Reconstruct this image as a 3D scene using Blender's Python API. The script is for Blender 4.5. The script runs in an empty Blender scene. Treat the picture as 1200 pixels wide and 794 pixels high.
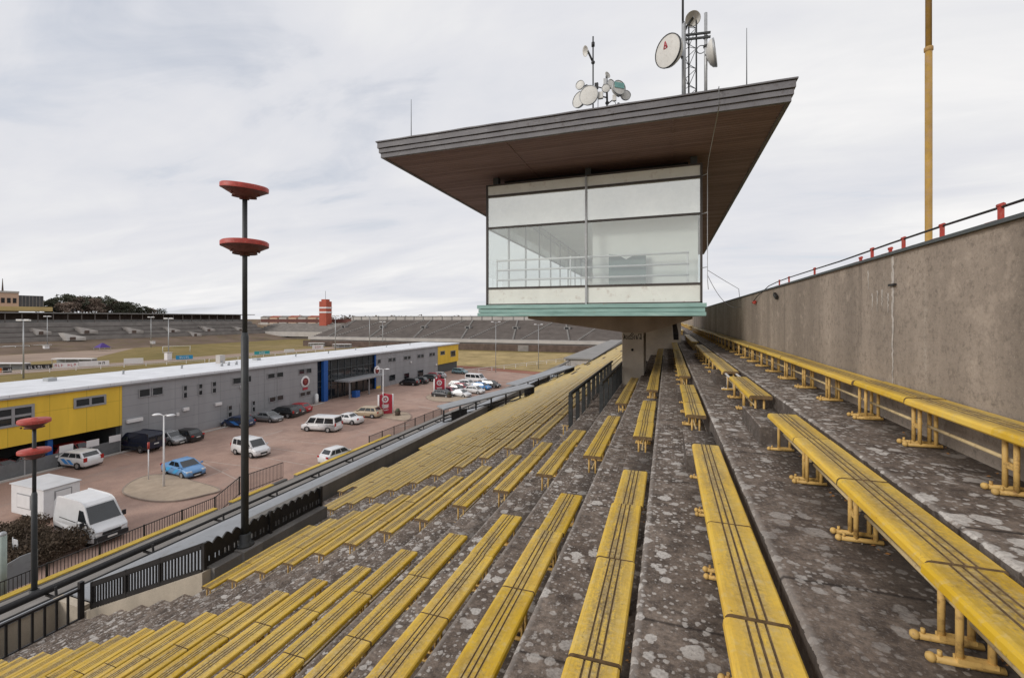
import bpy, bmesh, math, random
from mathutils import Vector, Matrix
R = math.radians
rnd = random.Random(7)
SC = bpy.context.scene
COL = SC.collection

# ------------------------------------------------------------------ helpers
class MB:
    """collects shapes (world coordinates) and links them as ONE mesh object"""
    def __init__(s):
        s.v = []; s.f = []; s.m = []; s.sm = []
    def add(s, vs, fs, mat=0, smooth=False):
        b = len(s.v); s.v += [tuple(p) for p in vs]
        for f in fs:
            s.f.append([b+i for i in f]); s.m.append(mat); s.sm.append(smooth)
    def hexa(s, p, mat=0):
        s.add(p, [(0,3,2,1),(4,5,6,7),(0,1,5,4),(1,2,6,5),(2,3,7,6),(3,0,4,7)], mat)
    def box(s, x0, x1, y0, y1, z0, z1, mat=0):
        s.hexa([(x0,y0,z0),(x1,y0,z0),(x1,y1,z0),(x0,y1,z0),(x0,y0,z1),(x1,y0,z1),(x1,y1,z1),(x0,y1,z1)], mat)
    def obox(s, c, ax, ay, az, mat=0):
        c=Vector(c); ax=Vector(ax); ay=Vector(ay); az=Vector(az)
        s.hexa([c-ax-ay-az,c+ax-ay-az,c+ax+ay-az,c-ax+ay-az,c-ax-ay+az,c+ax-ay+az,c+ax+ay+az,c-ax+ay+az], mat)
    def bar(s, p, q, w, h, mat=0, up=(0,0,1)):
        p=Vector(p); q=Vector(q); d=q-p; L=d.length; d.normalize(); up=Vector(up)
        if abs(d.dot(up))>0.99: up=Vector((1,0,0))
        sx=d.cross(up).normalized(); uz=sx.cross(d).normalized()
        s.obox((p+q)/2, d*L/2, sx*w/2, uz*h/2, mat)
    def tube(s, pts, r, n=8, mat=0, cap=True, r2=None, smooth=True):
        pts=[Vector(p) for p in pts]; m=len(pts); rings=[]
        for i,p in enumerate(pts):
            d=(pts[min(i+1,m-1)]-pts[max(i-1,0)])
            if d.length<1e-9: d=Vector((0,0,1))
            d.normalize(); up=Vector((0,0,1)) if abs(d.z)<0.95 else Vector((1,0,0))
            a=d.cross(up).normalized(); b=a.cross(d)
            rr=r if r2 is None else r+(r2-r)*i/(m-1)
            rings.append([p+(a*math.cos(2*math.pi*k/n)+b*math.sin(2*math.pi*k/n))*rr for k in range(n)])
        vs=[q for g in rings for q in g]; fs=[]
        for i in range(m-1):
            for k in range(n):
                k2=(k+1)%n; fs.append((i*n+k,i*n+k2,(i+1)*n+k2,(i+1)*n+k))
        s.add(vs, fs, mat, smooth)
        if cap:
            s.add(rings[0],[tuple(range(n))],mat); s.add(rings[-1],[tuple(range(n-1,-1,-1))],mat)
    def lathe(s, prof, c, n=24, mat=0, axis=(0,0,1), smooth=True):
        """prof: list of (radius, height along axis)"""
        c=Vector(c); ax=Vector(axis).normalized()
        up=Vector((0,0,1)) if abs(ax.z)<0.95 else Vector((1,0,0))
        a=ax.cross(up).normalized(); b=ax.cross(a)
        vs=[]; fs=[]
        for r,h in prof:
            for k in range(n):
                t=2*math.pi*k/n; vs.append(c+ax*h+(a*math.cos(t)+b*math.sin(t))*max(r,1e-4))
        for i in range(len(prof)-1):
            for k in range(n):
                k2=(k+1)%n; fs.append((i*n+k,i*n+k2,(i+1)*n+k2,(i+1)*n+k))
        s.add(vs,fs,mat,smooth)
    def ball(s, c, r, n=10, mat=0, sz=1.0):
        s.lathe([(r*math.sin(math.pi*i/6), -r*sz*math.cos(math.pi*i/6)) for i in range(7)], c, n, mat)
    def ext(s, poly, y0, y1, mat=0, cap=True, capmat=None, close=True):
        """polygon in XZ extruded along Y"""
        n=len(poly)
        vs=[(x,y0,z) for x,z in poly]+[(x,y1,z) for x,z in poly]
        mats=mat if isinstance(mat,(list,tuple)) else [mat]*n
        for i in range(n if close else n-1):
            j=(i+1)%n
            s.add([vs[i],vs[j],vs[n+j],vs[n+i]],[(0,1,2,3)],mats[i])
        if cap:
            cm=mats[0] if capmat is None else capmat
            s.add(vs[:n],[tuple(range(n-1,-1,-1))],cm); s.add(vs[n:],[tuple(range(n))],cm)
    def ext_x(s, poly, x0, x1, mat=0):
        """polygon in YZ extruded along X"""
        n=len(poly)
        vs=[(x0,y,z) for y,z in poly]+[(x1,y,z) for y,z in poly]
        fs=[(i,(i+1)%n,n+(i+1)%n,n+i) for i in range(n)]
        fs+= [tuple(range(n-1,-1,-1)), tuple(range(n,2*n))]
        s.add(vs,fs,mat)
    def quad(s, a, b, c, d, mat=0): s.add([a,b,c,d],[(0,1,2,3)],mat)
    def build(s, name, mats, parent=None, bevel=0, recalc=True, origin=None):
        if not isinstance(mats,(list,tuple)): mats=[mats]
        me=bpy.data.meshes.new(name)
        if parent is None:
            if origin is None:
                xs=[p[0] for p in s.v]; ys=[p[1] for p in s.v]; zs=[p[2] for p in s.v]
                o=Vector(((min(xs)+max(xs))/2,(min(ys)+max(ys))/2,min(zs)))
            else: o=Vector(origin)
        else:
            o=Vector((0,0,0)); q=parent
            while q is not None: o=o+q.location; q=q.parent
        me.from_pydata([(p[0]-o.x,p[1]-o.y,p[2]-o.z) for p in s.v],[],s.f)
        for mt in mats: me.materials.append(mt)
        me.polygons.foreach_set('material_index', s.m)
        me.polygons.foreach_set('use_smooth', s.sm)
        bm=bmesh.new(); bm.from_mesh(me)
        bmesh.ops.remove_doubles(bm, verts=bm.verts, dist=0.0004)
        if bevel>0:
            eds=[e for e in bm.edges if len(e.link_faces)==2 and e.calc_face_angle(0)>0.6]
            bmesh.ops.bevel(bm, geom=eds, offset=bevel, segments=2, affect='EDGES', profile=0.6, clamp_overlap=True)
        if recalc: bmesh.ops.recalc_face_normals(bm, faces=bm.faces)
        bm.to_mesh(me); bm.free()
        ob=bpy.data.objects.new(name, me); COL.objects.link(ob)
        if parent is None: ob.location=o
        else: ob.parent=parent
        return ob

def tag(o, label=None, cat=None, group=None, kind=None):
    if label: o['label']=label
    if cat: o['category']=cat
    if group: o['group']=group
    if kind: o['kind']=kind
    return o
def thing(name, label, cat, loc=(0,0,0), group=None):
    o=bpy.data.objects.new(name,None); o.empty_display_size=0.2; COL.objects.link(o)
    o.location=loc
    return tag(o,label,cat,group)
def copy_tree(o, parent=None):
    c=o.copy(); COL.objects.link(c)
    if parent is not None: c.parent=parent
    for ch in list(o.children): copy_tree(ch,c)
    return c

# ------------------------------------------------------------------ picture geometry (used to find real ground / wall positions)
F=525.0; VX=782.0; HY=373.0; TH=math.atan((VX-600)/F); CT=math.cos(TH); ST=math.sin(TH)
GZ=-14.8
def at_z(px,py,z=GZ):
    d=F*(-z)/(py-HY); u=(px-VX)*CT/F; x=u*d
    return Vector((x,(d+ST*x)/CT,z))
def at_x(px,py,x):
    u=(px-VX)*CT/F; d=x/u
    return Vector((x,(d+ST*x)/CT,-(py-HY)*d/F))
def at_y(px,py,y):
    u=(px-VX)*CT/F; x=u*y*CT/(1+u*ST); d=y*CT-ST*x
    return Vector((x,y,-(py-HY)*d/F))

# ------------------------------------------------------------------ materials
def ramp(nt,src,stops,interp='LINEAR'):
    n=nt.nodes.new('ShaderNodeValToRGB'); cr=n.color_ramp; cr.interpolation=interp
    while len(cr.elements)<len(stops): cr.elements.new(0.5)
    for e,(p,c) in zip(cr.elements,stops):
        e.position=p; e.color=(c,c,c,1) if isinstance(c,(int,float)) else (c[0],c[1],c[2],1)
    nt.links.new(src,n.inputs[0]); return n.outputs[0]
def mapping(nt,scale=(1,1,1),kind='pos',loc=(0,0,0)):
    if kind=='pos': src=nt.nodes.new('ShaderNodeNewGeometry').outputs['Position']
    else: src=nt.nodes.new('ShaderNodeTexCoord').outputs['Object']
    m=nt.nodes.new('ShaderNodeMapping'); m.inputs['Scale'].default_value=scale; m.inputs['Location'].default_value=loc
    nt.links.new(src,m.inputs[0]); return m.outputs[0]
def noise(nt,vec,scale,detail=4,rough=0.55,dist=0.0):
    n=nt.nodes.new('ShaderNodeTexNoise'); n.inputs['Scale'].default_value=scale; n.inputs['Detail'].default_value=detail
    n.inputs['Roughness'].default_value=rough; n.inputs['Distortion'].default_value=dist
    nt.links.new(vec,n.inputs['Vector']); return n.outputs['Fac']
def mix(nt,fac,a,b,mode='MIX'):
    n=nt.nodes.new('ShaderNodeMix'); n.data_type='RGBA'; n.blend_type=mode
    for i,val in ((0,fac),(6,a),(7,b)):
        if hasattr(val,'is_output'): nt.links.new(val,n.inputs[i])
        elif i==0: n.inputs[0].default_value=val
        else: n.inputs[i].default_value=(val[0],val[1],val[2],1) if not isinstance(val,(int,float)) else (val,val,val,1)
    return n.outputs[2]
def math_n(nt,op,a,b=0.0,clamp=False):
    n=nt.nodes.new('ShaderNodeMath'); n.operation=op; n.use_clamp=clamp
    for i,val in ((0,a),(1,b)):
        if hasattr(val,'is_output'): nt.links.new(val,n.inputs[i])
        else: n.inputs[i].default_value=val
    return n.outputs[0]
def newmat(name,rough=0.7,spec=0.4,metal=0.0):
    m=bpy.data.materials.new(name); m.use_nodes=True; nt=m.node_tree
    b=nt.nodes['Principled BSDF']; b.inputs['Roughness'].default_value=rough
    b.inputs['Specular IOR Level'].default_value=spec; b.inputs['Metallic'].default_value=metal
    return m,nt,b
def setc(nt,b,src,sock='Base Color'): nt.links.new(src,b.inputs[sock])
def bump(nt,b,h,strength=0.4,dist=0.01):
    n=nt.nodes.new('ShaderNodeBump'); n.inputs['Strength'].default_value=strength; n.inputs['Distance'].default_value=dist
    nt.links.new(h,n.inputs['Height']); nt.links.new(n.outputs[0],b.inputs['Normal'])
def paint(name,c,rough=0.5,var=0.18,scale=3.0,spec=0.4,metal=0.0,dirt=None,dirt_amt=0.5,kind='pos'):
    """painted / plain surface with soft grime so nothing is perfectly flat"""
    m,nt,b=newmat(name,rough,spec,metal)
    v=mapping(nt,kind=kind); n=noise(nt,v,scale,6,0.6)
    lo=tuple(x*(1-var) for x in c); hi=tuple(min(1,x*(1+var*0.7)) for x in c)
    col=ramp(nt,n,[(0.3,lo),(0.7,hi)])
    if dirt:
        n2=noise(nt,v,scale*2.3,8,0.7); msk=ramp(nt,n2,[(0.62-0.22*dirt_amt,0),(0.72,1)])
        col=mix(nt,msk,col,dirt)
    setc(nt,b,col); return m

def spots(nt,vec,scale,cut,soft=0.06,seed=0.0):
    """round lichen colonies: random radius per voronoi cell, ragged rim"""
    nz=nt.nodes.new('ShaderNodeTexNoise'); nz.inputs['Scale'].default_value=scale*2.6; nz.inputs['Detail'].default_value=5
    nt.links.new(vec,nz.inputs['Vector'])
    sub=nt.nodes.new('ShaderNodeVectorMath'); sub.operation='SUBTRACT'; nt.links.new(nz.outputs['Color'],sub.inputs[0]); sub.inputs[1].default_value=(.5-seed,.5+seed,.5)
    sc=nt.nodes.new('ShaderNodeVectorMath'); sc.operation='SCALE'; sc.inputs['Scale'].default_value=0.45/scale; nt.links.new(sub.outputs[0],sc.inputs[0])
    ad=nt.nodes.new('ShaderNodeVectorMath'); ad.operation='ADD'; nt.links.new(vec,ad.inputs[0]); nt.links.new(sc.outputs[0],ad.inputs[1])
    vo=nt.nodes.new('ShaderNodeTexVoronoi'); vo.voronoi_dimensions='3D'; vo.inputs['Scale'].default_value=scale; vo.inputs['Randomness'].default_value=1.0
    nt.links.new(ad.outputs[0],vo.inputs['Vector'])
    sx=nt.nodes.new('ShaderNodeSeparateColor'); nt.links.new(vo.outputs['Color'],sx.inputs[0])
    rad=math_n(nt,'MULTIPLY',math_n(nt,'SUBTRACT',sx.outputs[0],cut,True),0.75)
    dif=math_n(nt,'SUBTRACT',rad,vo.outputs['Distance'])
    return ramp(nt,math_n(nt,'ADD',math_n(nt,'DIVIDE',dif,soft*2),0.5,True),[(0.25,0),(0.75,1)])

def concrete_lichen():
    m,nt,b=newmat('lichen_concrete',0.92,0.2)
    v=mapping(nt)
    big=noise(nt,v,0.9,6,0.6); fine=noise(nt,v,26,6,0.7); mid=noise(nt,v,5,6,0.65)
    base=ramp(nt,big,[(0.3,(.17,.128,.10)),(0.52,(.26,.205,.165)),(0.72,(.34,.275,.225))])
    base=mix(nt,ramp(nt,mid,[(0.35,0.8),(0.6,0.0)]),base,(.055,.040,.031))
    base=mix(nt,ramp(nt,fine,[(0.3,0.7),(0.6,0.0)]),base,(.035,.03,.029))
    base=mix(nt,ramp(nt,noise(nt,v,60,3,.7),[(0.55,0.0),(0.75,0.55)]),base,(.36,.33,.31))
    s1=spots(nt,v,5.5,0.34,0.05); s2=spots(nt,v,11.0,0.34,0.09,.13); s3=spots(nt,v,24.0,0.34,0.13,.3)
    dens=ramp(nt,noise(nt,v,0.8,3,.5),[(0.36,0.3),(0.54,1)])
    lich=math_n(nt,'MAXIMUM',s1,math_n(nt,'MULTIPLY',s2,0.95)); lich=math_n(nt,'MAXIMUM',lich,math_n(nt,'MULTIPLY',s3,0.8))
    geo=nt.nodes.new('ShaderNodeNewGeometry'); sn=nt.nodes.new('ShaderNodeSeparateXYZ'); nt.links.new(geo.outputs['Normal'],sn.inputs[0])
    sp=nt.nodes.new('ShaderNodeSeparateXYZ'); nt.links.new(v,sp.inputs[0])
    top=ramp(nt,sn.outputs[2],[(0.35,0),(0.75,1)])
    u=math_n(nt,'FRACT',math_n(nt,'ADD',math_n(nt,'DIVIDE',math_n(nt,'ADD',sp.outputs[0],.214),.9),math_n(nt,'MULTIPLY',math_n(nt,'SUBTRACT',mid,.5),.06)))
    nose=math_n(nt,'MULTIPLY',ramp(nt,u,[(0.0,1),(0.028,.8),(0.06,0)]),top)
    grime=math_n(nt,'MULTIPLY',ramp(nt,u,[(0.52,0),(0.78,.7),(1.0,1.0)]),top)  # grime at tread backs, its colour also deepened to stand in for bench shadow
    base=mix(nt,math_n(nt,'MULTIPLY',grime,.8),base,(.036,.029,.024))  # grime colour, deepened to stand in for bench shadow
    base=mix(nt,math_n(nt,'MULTIPLY',nose,.6),base,(.33,.295,.265))
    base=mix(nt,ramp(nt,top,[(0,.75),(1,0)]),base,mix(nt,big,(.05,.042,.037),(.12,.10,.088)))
    jt=math_n(nt,'ABSOLUTE',math_n(nt,'SUBTRACT',math_n(nt,'FRACT',math_n(nt,'ADD',math_n(nt,'DIVIDE',sp.outputs[1],2.9),.37)),.5))
    base=mix(nt,ramp(nt,jt,[(0.0,.85),(0.004,.5),(0.007,0)]),base,(.025,.02,.018))
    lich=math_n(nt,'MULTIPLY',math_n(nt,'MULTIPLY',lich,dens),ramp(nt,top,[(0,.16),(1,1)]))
    lich=math_n(nt,'MULTIPLY',lich,math_n(nt,'SUBTRACT',1.0,math_n(nt,'MULTIPLY',grime,.75)))
    lcol=ramp(nt,noise(nt,v,38,5,.7),[(0.3,(.24,.215,.195)),(0.45,(.50,.465,.43)),(0.65,(.68,.64,.59))])
    col=mix(nt,math_n(nt,'MULTIPLY',lich,0.86),base,lcol)
    setc(nt,b,col)
    h=math_n(nt,'ADD',math_n(nt,'MULTIPLY',fine,1.0),math_n(nt,'MULTIPLY',lich,0.25)); bump(nt,b,h,0.55,0.012)
    return m
def concrete(name,c,streak=0.5,scale=1.0,pale=None,grit=False):
    m,nt,b=newmat(name,0.9,0.2)
    v=mapping(nt); vs=mapping(nt,(1.6*scale,1.6*scale,0.16*scale))
    big=noise(nt,v,0.5*scale,5,.6); st=noise(nt,vs,1.0,6,.6); fine=noise(nt,v,30,6,.7)
    base=ramp(nt,big,[(0.3,tuple(x*.78 for x in c)),(0.7,tuple(x*1.14 for x in c))])
    base=mix(nt,ramp(nt,st,[(0.33,0.75*streak),(0.55,0)]),base,tuple(x*.5 for x in c))
    if pale: base=mix(nt,ramp(nt,noise(nt,vs,1.7,6,.65),[(0.6,0),(0.74,0.6)]),base,pale)
    base=mix(nt,ramp(nt,fine,[(0.3,0.5),(0.55,0)]),base,tuple(x*.6 for x in c))
    base=mix(nt,ramp(nt,noise(nt,mapping(nt,(.35,.35,.5)),1.3,5,.65),[(0.4,.45),(0.56,0)]),base,tuple(x*.62 for x in c))
    base=mix(nt,ramp(nt,noise(nt,v,90,2,.6),[(0.6,0),(0.72,0.35)]),base,tuple(min(1,x*1.7) for x in c))
    if grit:
        bands=noise(nt,mapping(nt,(.02,.55,.05)),1.0,3,.5)
        base=mix(nt,ramp(nt,bands,[(0.38,.5),(0.5,0)]),base,tuple(x*.55 for x in c))
        base=mix(nt,ramp(nt,bands,[(0.55,0),(0.68,.45)]),base,tuple(min(1,x*1.35) for x in c))
        base=mix(nt,ramp(nt,noise(nt,v,14,7,.75),[(0.33,.75),(0.5,0)]),base,tuple(x*.42 for x in c))
        base=mix(nt,ramp(nt,noise(nt,v,2.6,7,.72),[(0.56,0),(0.70,.55)]),base,tuple(min(1,x*1.4) for x in c))
        base=mix(nt,ramp(nt,noise(nt,mapping(nt,(2.5,2.5,.3),loc=(4,1,0)),1.0,7,.7),[(0.60,0),(0.70,.7)]),base,tuple(x*.35 for x in c))
    setc(nt,b,base); bump(nt,b,fine,0.3,0.01); return m
def yellow_board():
    m,nt,b=newmat('yellow_board',0.5,0.35)
    v=mapping(nt); vl=mapping(nt,(9,1.0,9))
    oi=nt.nodes.new('ShaderNodeObjectInfo')
    a=noise(nt,v,1.6,5,.6); g=noise(nt,vl,2.4,8,.7); f=noise(nt,v,45,6,.75)
    col=ramp(nt,a,[(0.3,(.64,.385,.022)),(0.5,(.74,.465,.028)),(0.7,(.76,.505,.055))])
    hv=nt.nodes.new('ShaderNodeHueSaturation'); nt.links.new(col,hv.inputs['Color'])
    nt.links.new(math_n(nt,'ADD',math_n(nt,'MULTIPLY',oi.outputs['Random'],0.20),0.86),hv.inputs['Value'])
    nt.links.new(math_n(nt,'ADD',math_n(nt,'MULTIPLY',oi.outputs['Random'],-0.08),1.02),hv.inputs['Saturation'])
    col=hv.outputs[0]
    # worn, grey-brown grime lying lengthwise on the tops
    geo=nt.nodes.new('ShaderNodeNewGeometry'); sep=nt.nodes.new('ShaderNodeSeparateXYZ'); nt.links.new(geo.outputs['Normal'],sep.inputs[0])
    up=math_n(nt,'MULTIPLY',ramp(nt,sep.outputs[2],[(0.6,0),(0.95,1)]),1.0)
    tc=nt.nodes.new('ShaderNodeTexCoord'); so=nt.nodes.new('ShaderNodeSeparateXYZ'); nt.links.new(tc.outputs['Object'],so.inputs[0])
    # grime is thickest along the grooves, mid seat (object x 0.1 .. 0.24)
    mid=ramp(nt,math_n(nt,'ABSOLUTE',math_n(nt,'SUBTRACT',so.outputs[0],0.165)),[(0.05,1),(0.095,0.55),(0.16,0.22)])
    gm=ramp(nt,math_n(nt,'ADD',g,math_n(nt,'MULTIPLY',math_n(nt,'SUBTRACT',f,0.5),0.8)),[(0.33,0),(0.54,1)])
    d=math_n(nt,'MULTIPLY',math_n(nt,'MULTIPLY',gm,mid),up)
    loc=ramp(nt,noise(nt,v,.7,3,.5),[(0.33,0.5),(0.52,1.0)])
    d=math_n(nt,'MULTIPLY',d,loc)
    hx=math_n(nt,'ABSOLUTE',math_n(nt,'SUBTRACT',math_n(nt,'FRACT',math_n(nt,'ADD',math_n(nt,'DIVIDE',math_n(nt,'SUBTRACT',so.outputs[0],.118),.047),.5)),.5))
    inm=math_n(nt,'LESS_THAN',math_n(nt,'ABSOLUTE',math_n(nt,'SUBTRACT',so.outputs[0],.165)),.068)
    halo=math_n(nt,'MULTIPLY',math_n(nt,'MULTIPLY',ramp(nt,math_n(nt,'ADD',hx,math_n(nt,'MULTIPLY',math_n(nt,'SUBTRACT',f,.5),.35)),[(0.12,1),(0.34,0)]),inm),up)
    d=math_n(nt,'MAXIMUM',d,math_n(nt,'MULTIPLY',halo,.8))
    col=mix(nt,math_n(nt,'MULTIPLY',d,0.9),col,ramp(nt,noise(nt,v,30,5,.7),[(0.35,(.10,.07,.04)),(0.55,(.30,.225,.12)),(0.7,(.42,.34,.2))]))
    col=mix(nt,ramp(nt,noise(nt,v,14,6,.7),[(0.53,0),(0.70,0.65)]),col,(.60,.47,.22))
    col=mix(nt,ramp(nt,noise(nt,v,22,6,.75),[(0.63,0),(0.69,0.75)]),col,(.10,.062,.03))
    col=mix(nt,ramp(nt,noise(nt,mapping(nt,(30,1.5,30)),3,6,.7),[(0.56,0),(0.7,0.4)]),col,(.33,.22,.07))
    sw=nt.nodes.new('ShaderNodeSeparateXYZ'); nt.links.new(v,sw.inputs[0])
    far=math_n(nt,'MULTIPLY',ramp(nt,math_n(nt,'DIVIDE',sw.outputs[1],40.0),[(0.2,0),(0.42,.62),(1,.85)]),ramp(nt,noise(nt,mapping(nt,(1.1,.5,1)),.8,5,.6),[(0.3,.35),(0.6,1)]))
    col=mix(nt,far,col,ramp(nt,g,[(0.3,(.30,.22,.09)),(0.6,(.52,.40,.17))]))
    setc(nt,b,col); bump(nt,b,f,0.18,0.004)
    return m
def cladding(name,c,px,pz):
    m,nt,b=newmat(name,.5,.4); v=mapping(nt); sp=nt.nodes.new('ShaderNodeSeparateXYZ'); nt.links.new(v,sp.inputs[0])
    col=ramp(nt,noise(nt,mapping(nt,(1,1,.2)),.5,5,.6),[(0.3,tuple(x*.86 for x in c)),(0.7,tuple(min(1,x*1.06) for x in c))])
    def line(o,p,w): 
        f=math_n(nt,'FRACT',math_n(nt,'DIVIDE',o,p)); return ramp(nt,f,[(0.0,1),(w,.9),(w*1.3,0)])
    wn=nt.nodes.new('ShaderNodeTexWhiteNoise'); wn.noise_dimensions='1D'; nt.links.new(math_n(nt,'FLOOR',math_n(nt,'DIVIDE',sp.outputs[1],px)),wn.inputs['W'])
    col=mix(nt,math_n(nt,'MULTIPLY',wn.outputs[0],.22),col,tuple(x*.75 for x in c))
    l=math_n(nt,'MAXIMUM',line(sp.outputs[1],px,.045/px),line(sp.outputs[2],pz,.035/pz))
    col=mix(nt,math_n(nt,'MULTIPLY',l,.55),col,tuple(x*.4 for x in c))
    col=mix(nt,ramp(nt,noise(nt,mapping(nt,(1.5,1.5,.12)),1.2,6,.7),[(0.58,0),(0.75,.4)]),col,tuple(x*.55 for x in c))
    setc(nt,b,col); return m
M={}
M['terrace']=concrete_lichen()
M['wall']=concrete('wall_concrete',(.375,.315,.262),0.75,.8,(.5,.45,.39),grit=True)
M['tan']=concrete('tan_concrete',(.52,.45,.36),0.4)
M['pier']=concrete('pier_concrete',(.74,.66,.56),0.3)
M['beam']=concrete('beam_concrete',(.46,.38,.31),0.6)
M['grey_conc']=concrete('grey_concrete',(.23,.215,.2),0.5)
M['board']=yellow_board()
M['groove']=paint('groove_dirt',(.17,.11,.055),0.95,0.4,20)
M['leg']=paint('ochre_pipe',(.62,.40,.13),0.6,0.2,9,dirt=(.2,.1,.04),dirt_amt=.45)
M['leg_pale']=paint('pale_pipe',(.6,.47,.26),0.6,0.2,9,dirt=(.25,.14,.06),dirt_amt=.3)
M['white_frame']=paint('white_frame',(.7,.68,.66),0.6,0.15,9,dirt=(.3,.25,.2),dirt_amt=.3)
M['black']=paint('black_iron',(.022,.02,.02),0.55,0.3,5)
M['dark_green']=paint('dark_railing',(.03,.033,.034),0.5,0.3,4,dirt=(.08,.07,.06),dirt_amt=.3)
M['pole']=paint('dark_pole',(.045,.048,.05),0.5,0.2,3)
M['red']=paint('faded_red',(.42,.055,.04),0.5,0.25,6,dirt=(.5,.2,.15),dirt_amt=.35)
M['red_pale']=paint('sunbleached_red',(.4,.10,.07),0.6,0.25,6,dirt=(.45,.22,.17),dirt_amt=.4)
M['lamp_under']=paint('lamp_under',(.14,.05,.04),0.5,0.3,8)
M['sheet']=paint('grey_sheet',(.29,.30,.315),0.6,0.12,1.2,dirt=(.22,.21,.2),dirt_amt=.3)
M['yellow_pole']=paint('yellow_pole',(.40,.24,.055),0.6,0.3,5,dirt=(.35,.22,.13),dirt_amt=.7)
M['yellow_strip']=paint('yellow_strip',(.62,.42,.06),0.6,0.15,3,dirt=(.4,.3,.15),dirt_amt=.3)
M['white']=paint('white_paint',(.74,.74,.75),0.5,0.08,1.5)
M['white_roof']=cladding('white_roofing',(.74,.75,.78),2.0,50)
M['grey_wall']=cladding('grey_cladding',(.335,.335,.35),3.0,1.25)
M['grey_dark']=paint('dark_grey_cladding',(.075,.085,.09),0.5,0.15,.5)
M['yellow_wall']=cladding('yellow_cladding',(.85,.56,.06),3.0,4.6)
M['dark']=paint('dark_recess',(.02,.02,.022),0.8,0.2,1)
M['frame_grey']=paint('window_frame',(.3,.3,.31),0.5,0.1,2)
M['blue']=paint('blue_paint',(.02,.10,.36),0.5,0.1,2)
M['red_sign']=paint('red_sign',(.45,.035,.06),0.45,0.1,2)
M['white_sign']=paint('white_sign',(.75,.73,.73),0.5,0.06,2)
M['rubber']=paint('rubber',(.018,.018,.018),0.8,0.2,8,kind='obj')
M['rim']=paint('rim_metal',(.45,.45,.46),0.35,0.1,8,metal=.6,kind='obj')
M['lens']=paint('headlight_glass',(.65,.66,.68),0.15,0.05,8,spec=.8,kind='obj')
M['tail']=paint('tail_light',(.4,.015,.012),0.25,0.1,8,spec=.6,kind='obj')
M['plastic']=paint('black_plastic',(.03,.03,.032),0.6,0.2,6,kind='obj')
M['plate']=paint('number_plate',(.7,.7,.68),0.5,0.05,6,kind='obj')
M['galv']=paint('galvanised',(.42,.43,.44),0.45,0.15,12,metal=.4)
M['dish']=paint('dish_white',(.66,.65,.62),0.5,0.08,4,dirt=(.45,.42,.38),dirt_amt=.2)
M['teal']=paint('teal_panel',(.2,.42,.4),0.5,0.1,6)
M['wood']=paint('weathered_timber',(.26,.2,.13),0.9,0.2,6)
def glassy(name,c=(.015,.018,.022),rough=.06):
    m,nt,b=newmat(name,rough,0.8); setc(nt,b,ramp(nt,noise(nt,mapping(nt),.8,3),[(0.3,tuple(x*.6 for x in c)),(0.7,tuple(x*1.5 for x in c))])); return m
M['glass_dark']=glassy('dark_glass')
M['car_glass']=glassy('car_glass',(.018,.022,.026),.05)
def soffit():
    m,nt,b=newmat('soffit_boards',0.75,0.3)
    v=mapping(nt); sep=nt.nodes.new('ShaderNodeSeparateXYZ'); nt.links.new(v,sep.inputs[0])
    fr=math_n(nt,'FRACT',math_n(nt,'MULTIPLY',sep.outputs[1],6.2))
    cell=math_n(nt,'FLOOR',math_n(nt,'MULTIPLY',sep.outputs[1],6.2))
    wn=nt.nodes.new('ShaderNodeTexWhiteNoise'); wn.noise_dimensions='1D'; nt.links.new(cell,wn.inputs['W'])
    g=noise(nt,mapping(nt,(.6,8,1)),2,6,.65)
    col=ramp(nt,math_n(nt,'ADD',math_n(nt,'MULTIPLY',g,0.7),math_n(nt,'MULTIPLY',wn.outputs[0],0.3)),[(0.25,(.18,.12,.118)),(0.6,(.28,.195,.188)),(0.85,(.37,.28,.27))])
    gap=ramp(nt,fr,[(0.0,1),(0.09,0)]); col=mix(nt,gap,col,(.05,.03,.027))
    col=mix(nt,ramp(nt,noise(nt,mapping(nt,(1.2,9,1)),3,6,.7),[(0.66,0),(0.73,.5)]),col,(.36,.28,.25))
    setc(nt,b,col); bump(nt,b,math_n(nt,'SUBTRACT',1.0,gap),0.6,0.02); return m
M['soffit']=soffit()
def fascia():
    m,nt,b=newmat('fascia_metal',0.6,0.4)
    v=mapping(nt); st=noise(nt,mapping(nt,(.7,.7,9)),2.4,8,.7)
    col=ramp(nt,noise(nt,v,1.2,5,.6),[(0.3,(.13,.125,.135)),(0.7,(.2,.195,.205))])
    col=mix(nt,ramp(nt,st,[(0.6,0),(0.72,.75)]),col,(.5,.48,.47)); col=mix(nt,ramp(nt,noise(nt,v,8,6,.7),[(0.3,.7),(0.45,0)]),col,(.09,.075,.07))
    setc(nt,b,col); return m
M['fascia']=fascia()
def green_edge():
    m,nt,b=newmat('verdigris_edge',0.6,0.4)
    v=mapping(nt); col=ramp(nt,noise(nt,mapping(nt,(.8,.8,6)),1.6,6,.65),[(0.3,(.2,.34,.31)),(0.6,(.3,.47,.43)),(0.75,(.42,.55,.5))])
    col=mix(nt,ramp(nt,noise(nt,v,2.2,6,.7),[(0.62,0),(0.7,.85)]),col,(.34,.22,.13)); setc(nt,b,col); return m
M['green_edge']=green_edge()
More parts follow.
